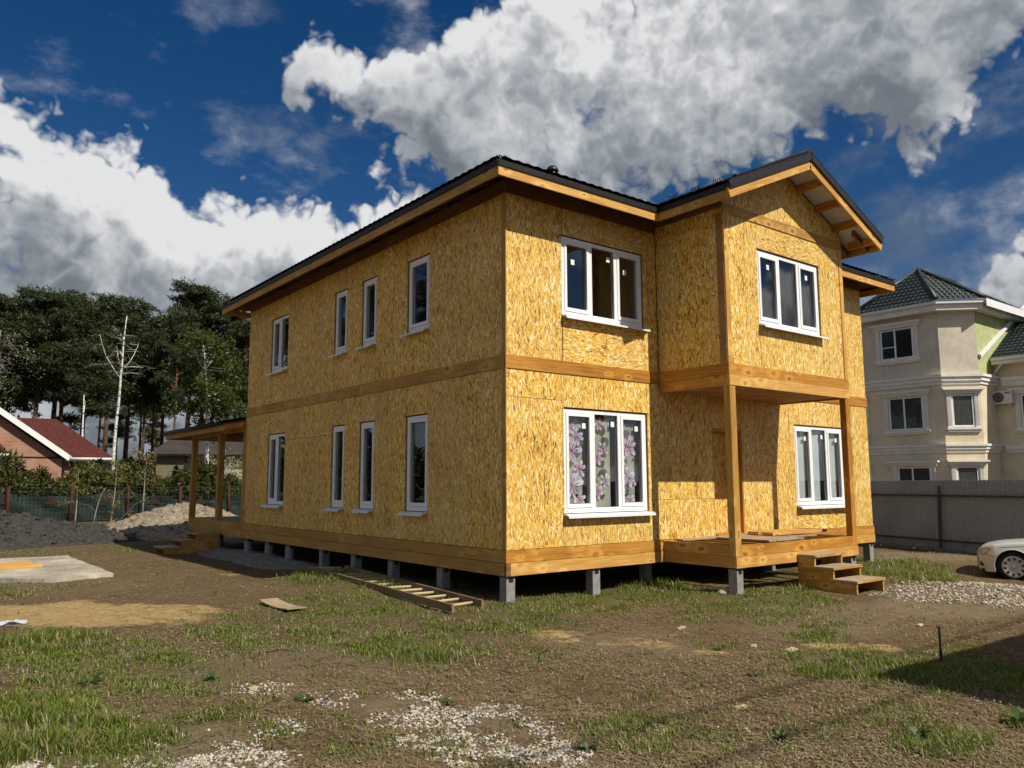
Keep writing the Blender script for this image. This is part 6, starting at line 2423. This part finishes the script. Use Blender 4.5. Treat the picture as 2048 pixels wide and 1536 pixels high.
for i, (az_, D) in enumerate(((-6, 40), (-12, 38), (-18, 41), (-24, 38), (-30, 40), (-36, 39))):
    a_ = math.radians(az_)
    t = thing('bush', (CAM.x + math.sin(a_) * D * 1.1, CAM.y + 10 + math.cos(a_) * D, 0), i * 1.1, 'dark bush of the garden hedge beyond the left edge of the view', 'bush', 'bushes beyond the left edge')
    t.scale = (1.9, 1.6, 1.5)
    link('stem', stem_me, t)
    link('crown', ub[i % 2], t)
# bird in the sky
bp = at_d(213, 286, 60)
bd = MB()
bd.lathe([(0, -.22), (.05, -.18), (.075, -.05), (.06, .08), (.03, .18), (0, .30)], 8, (1, 0, 0))
for s in (-1, 1):
    bd.slab([(-.08, .04 * s, .02), (.06, .04 * s, .02), (.0, .28 * s, .16), (-.14, .46 * s, .10), (-.16, .30 * s, .13)], (0, 0, 1), .015)
bo = bd.build('bird', 'bird', None, bp, .6)
bo.scale = (.5, .5, .5)
tag(bo, 'small dark bird flying below the left clouds', 'bird')
# ================================================================== grass, straw, pebbles
def ground_samples(n, x0=-250, x1=2300, y0=1034, y1=1640, seed=1, power=1.0):
    """random spots on the yard, closer ones denser"""
    rng = np.random.default_rng(seed)
    px = rng.uniform(x0, x1, n)
    py = y0 + (y1 - y0) * rng.random(n) ** power
    vx = CF.x + CR.x * (px - 1024) / FPX + CU.x * (768 - py) / FPX
    vy = CF.y + CR.y * (px - 1024) / FPX + CU.y * (768 - py) / FPX
    vz = CF.z + CR.z * (px - 1024) / FPX + CU.z * (768 - py) / FPX
    k = -CAM.z / vz
    return CAM.x + vx * k, CAM.y + vy * k, rng


def outside_house(x, y, m=0.5):
    inside = (x > m) & (x < W - .1) & (y > m) & (y < 15.2)
    porch = (x > A_ + .3) & (x < B_) & (y > -P_ + .35) & (y < .5)
    st1 = (x > 4.9) & (x < 5.9) & (y > -2.5) & (y < -1.4)
    slab_ = (x < -3.45) & (y > 7.4) & (y < 12.9) & (x + y * -.0 > -7) & ~((x < -4.6) & (y < 7.5 + (-4.66 - x) * .85))
    return ~(inside | porch | st1 | slab_)


TALL = [(patch(*p), w) for p, w in [((1320, 1165, 300, 16), 1.0), ((1560, 1165, 90, 20), .9), ((1830, 1140, 120, 28), .75), ((230, 1050, 130, 16), 1.6), ((440, 1045, 130, 12), 1.2), ((640, 1160, 100, 14), .7),
                                    ((80, 1285, 180, 26), .5), ((160, 1450, 200, 50), .4), ((60, 1500, 120, 60), .5), ((1700, 1340, 120, 30), .55), ((900, 1180, 200, 12), .7), ((850, 1320, 150, 20), .35)]]


def build_grass():
    x, y, rng = ground_samples(230000, seed=5)
    g = cover(GRASS, x + (fbm(x, y, 1.1, 3, 5) - .5) * .8, y + (fbm(x, y, 1.1, 3, 55) - .5) * .8)
    tuf = fbm(x, y, 2.6, 3, 77)
    dist = np.hypot(x - CAM.x, y - CAM.y)
    tuf2 = fbm(x, y, 7.0, 2, 78)
    prob = np.clip(g * 1.6 * sstep(.40, .62, tuf) * sstep(.25, .6, tuf2) * (.35 + .65 * g) + .022 + .05 * g, 0, 1) * .42
    sand = cover(SAND, x, y)
    grv = cover(GRAVEL, x, y)
    prob = prob * (1 - .93 * sand) * (1 - .8 * grv * (y < 3))
    prob = np.where(y > 24, prob * .9, prob)
    heapm = (((x + 4.5) / 4.4) ** 2 + ((y - 19) / 3.0) ** 2 < .95) | (((x - 1.5) / 3.6) ** 2 + ((y - 21) / 3.3) ** 2 < .95) | ((np.abs(x + .4) < .8) & (y > 6.4) & (y < 13))
    keep = (rng.random(len(x)) < prob) & outside_house(x, y) & ~heapm & (y < 36)
    x, y, dist = x[keep], y[keep], dist[keep]
    tall = cover(TALL, x, y)
    nb_ = 15
    n = len(x) * nb_
    X = np.repeat(x, nb_)
    Y = np.repeat(y, nb_)
    T = np.repeat(tall, nb_)
    D = np.repeat(dist, nb_)
    rad = .025 + .004 * D
    X = X + rng.normal(size=n) * rad
    Y = Y + rng.normal(size=n) * rad
    Z = gz(X, Y) - .008
    h = (.021 + .035 * rng.random(n)) * (1 + 2.0 * T) * (.75 + .5 * np.repeat(rng.random(len(x)), nb_))
    wdt = (.0020 + .0014 * rng.random(n)) * (1 + .075 * D)
    a = rng.random(n) * 2 * math.pi
    lean = h * (.25 + .85 * rng.random(n))
    dx, dy = np.cos(a), np.sin(a)
    sx, sy = -dy * wdt, dx * wdt
    v = np.zeros((n, 5, 3))
    v[:, 0] = np.stack([X - sx, Y - sy, Z], -1)
    v[:, 1] = np.stack([X + sx, Y + sy, Z], -1)
    mx, my, mz = X + dx * lean * .35, Y + dy * lean * .35, Z + h * .62
    v[:, 2] = np.stack([mx - sx * .8, my - sy * .8, mz], -1)
    v[:, 3] = np.stack([mx + sx * .8, my + sy * .8, mz], -1)
    v[:, 4] = np.stack([X + dx * lean, Y + dy * lean, Z + h], -1)
    b = np.arange(n)[:, None] * 5
    f = np.concatenate([b + np.array([0, 1, 3]), b + np.array([0, 3, 2]), b + np.array([2, 3, 4])])
    dry = np.repeat(rng.random(len(x)) < .08, nb_) | (rng.random(n) < .08)
    fd_ = np.concatenate([dry, dry, dry])
    me = np_mesh('grass', v.reshape(-1, 3), f, ['grass_green', 'grass_dry'])
    me.polygons.foreach_set('material_index', fd_.astype(np.int32))
    tag(link('grass', me), 'uneven green grass tufts growing over the bare yard', 'grass', kind='stuff')
    return n


N_GRASS = build_grass()


def flat_bits(name, n, lmin, lmax, wmin, wmax, mats, label, seed, dens, curl=.006):
    x, y, rng = ground_samples(n, seed=seed)
    p = dens(x, y)
    keep = (rng.random(n) < p) & outside_house(x, y) & (y < 24)
    x, y = x[keep], y[keep]
    n = len(x)
    D = np.hypot(x - CAM.x, y - CAM.y)
    ln = rng.uniform(lmin, lmax, n) * (1 + .03 * D)
    wd = rng.uniform(wmin, wmax, n) * (1 + .07 * D)
    a = rng.random(n) * math.pi
    dx, dy = np.cos(a), np.sin(a)
    z = gz(x, y)
    t = rng.normal(size=n) * curl * 1.2
    c = np.abs(rng.normal(size=n)) * curl + .004
    v = np.zeros((n, 4, 3))
    up = np.abs(t) + .002
    for i, (s, q) in enumerate(((-1, -1), (-1, 1), (1, 1), (1, -1))):
        px_ = x + dx * ln * .5 * s - dy * wd * .5 * q
        py_ = y + dy * ln * .5 * s + dx * wd * .5 * q
        v[:, i] = np.stack([px_, py_, z + c + (up * .55 if s > 0 else 0) + .004], -1)
    f = np.arange(n)[:, None] * 4 + np.arange(4)
    me = np_mesh(name, v.reshape(-1, 3), f, mats)
    tag(link(name, me), label, name.replace('_', ' '), kind='stuff')


flat_bits('straw', 300000, .020, .075, .0018, .0040, 'grass_dry', 'dry straw and old grass scattered over the soil', 11,
          lambda x, y: np.clip(-.25 + 1.5 * fbm(x, y, .9, 4, 44) - .9 * cover(SAND, x, y) - .5 * cover(DUST, x, y) - .7 * cover(GRAVEL, x, y) - .25 * cover(GRASS, x, y), .03, 1) * .62)
flat_bits('wood_chips', 46000, .008, .022, .003, .009, 'debris', 'pale and dark wood chips littering the bare soil', 12,
          lambda x, y: np.clip(sstep(.40, .62, fbm(x, y, .7, 3, 91)), .05, 1) * (1 - cover(SAND, x, y) * .8))
flat_bits('fallen_twigs', 1500, .08, .26, .004, .009, 'stick', 'thin dark twigs strewn over the yard', 13, lambda x, y: .5 + 0 * x, .01)


def build_pebbles(name, n, seed, smin, smax, mask, label, z_off=.0):
    x, y, rng = ground_samples(n, seed=seed)
    p = mask(x, y)
    keep = (rng.random(n) < p) & outside_house(x, y, .05)
    x, y = x[keep], y[keep]
    n = len(x)
    bm_ = bmesh.new()
    bmesh.ops.create_icosphere(bm_, subdivisions=1, radius=1)
    iv = np.array([v.co[:] for v in bm_.verts])
    if_ = np.array([[v.index for v in f.verts] for f in bm_.faces])
    bm_.free()
    s = smin + (smax - smin) * rng.random(n) ** 2
    sc = np.stack([s * rng.uniform(.8, 1.3, n), s * rng.uniform(.6, 1.0, n), s * rng.uniform(.35, .75, n)], -1)
    a = rng.random(n) * 2 * math.pi
    ca, sa = np.cos(a)[:, None], np.sin(a)[:, None]
    jit = 1 + .38 * (rng.random((n, len(iv))) - .5)
    L_ = iv[None] * jit[..., None] * sc[:, None, :]
    vx = L_[..., 0] * ca - L_[..., 1] * sa + x[:, None]
    vy = L_[..., 0] * sa + L_[..., 1] * ca + y[:, None]
    vz = L_[..., 2] + (gz(x, y) + sc[:, 2] * rng.uniform(-.3, .5, n) + z_off + .006)[:, None]
    v = np.stack([vx, vy, vz], -1).reshape(-1, 3)
    f = (np.arange(n)[:, None, None] * len(iv) + if_[None]).reshape(-1, 3)
    tag(link(name, np_mesh(name, v, f, 'pebble')), label, 'gravel', kind='stuff')
    return n


def gmask(x, y):
    g = cover(GRAVEL, x, y)
    nz = fbm(x, y, 3.2, 3, 23)
    nz2 = fbm(x, y, 9.0, 2, 29)
    return np.clip(g * sstep(.34, .58, nz) * sstep(.25, .55, nz2) * 1.4, 0, 1)


NP1 = build_pebbles('gravel', 230000, 31, .005, .018, lambda x, y: gmask(x, y) * (y < -2.0) * (x < 0) * 1.0, 'white, grey and ochre pebbles spilled on the foreground soil')
NP2 = build_pebbles('driveway_gravel', 260000, 32, .012, .034, lambda x, y: np.clip(cover(GRAVEL, x, y) * 1.3 * (.45 + .55 * sstep(.3, .5, fbm(x, y, 3.2, 3, 23))), 0, 1) * (x > 3) * .8, 'pale crushed-stone gravel beside the steps and the car')
NP3 = build_pebbles('loose_stones', 40000, 33, .005, .015, lambda x, y: .055 * sstep(.45, .7, fbm(x, y, .8, 3, 61)) * (y < 12) * (1 - cover(SAND, x, y)), 'single small pale stones scattered over the yard soil')


def build_weeds():
    spots = [(610, 1405, .10), (895, 1412, .07), (1510, 1355, .09), (1440, 1300, .08), (1835, 1480, .12), (2035, 1450, .13), (1560, 1480, .09), (1175, 1505, .10), (430, 1360, .10), (180, 1370, .12)]
    rng = np.random.default_rng(3)
    names = ['leafy weed left of the white gravel', 'leafy weed at the top edge of the white gravel', 'leafy weed near the fork of thin sticks', 'dark leafy weed on sandy soil below the rock', 'leafy weed beside the curved branch',
             'broad weed at the right edge of the photo', 'leafy weed in the straw below the shaded corner', 'dark leafy weed near the bottom edge, right of the gravel', 'leafy weed in the thin grass left of centre', 'leafy weed in the left foreground grass']
    for (px, py, s), lab in zip(spots, names):
        x, y = gpt(px, py)
        m = MB()
        for k in range(13):
            a = rng.random() * 6.28
            ln = s * (.6 + .6 * rng.random())
            up = rng.uniform(.2, 1.0)
            d = Vector((math.cos(a), math.sin(a), 0))
            sd = Vector((-d.y, d.x, 0)) * ln * .17
            q = [Vector((0, 0, 0)), d * ln * .4 + Vector((0, 0, ln * up * .5)), d * ln * .8 + Vector((0, 0, ln * up * .7)), d * ln * 1.1 + Vector((0, 0, ln * up * .62))]
            m.poly([q[0], q[1] - sd, q[1] + sd])
            m.poly([q[1] - sd, q[2] - sd * .8, q[2] + sd * .8, q[1] + sd])
            m.poly([q[2] - sd * .8, q[3], q[2] + sd * .8])
        tag(m.build('weed', 'weed', None, (x, y, gz1(x, y))), lab, 'weed', 'leafy weeds on the soil')


build_weeds()
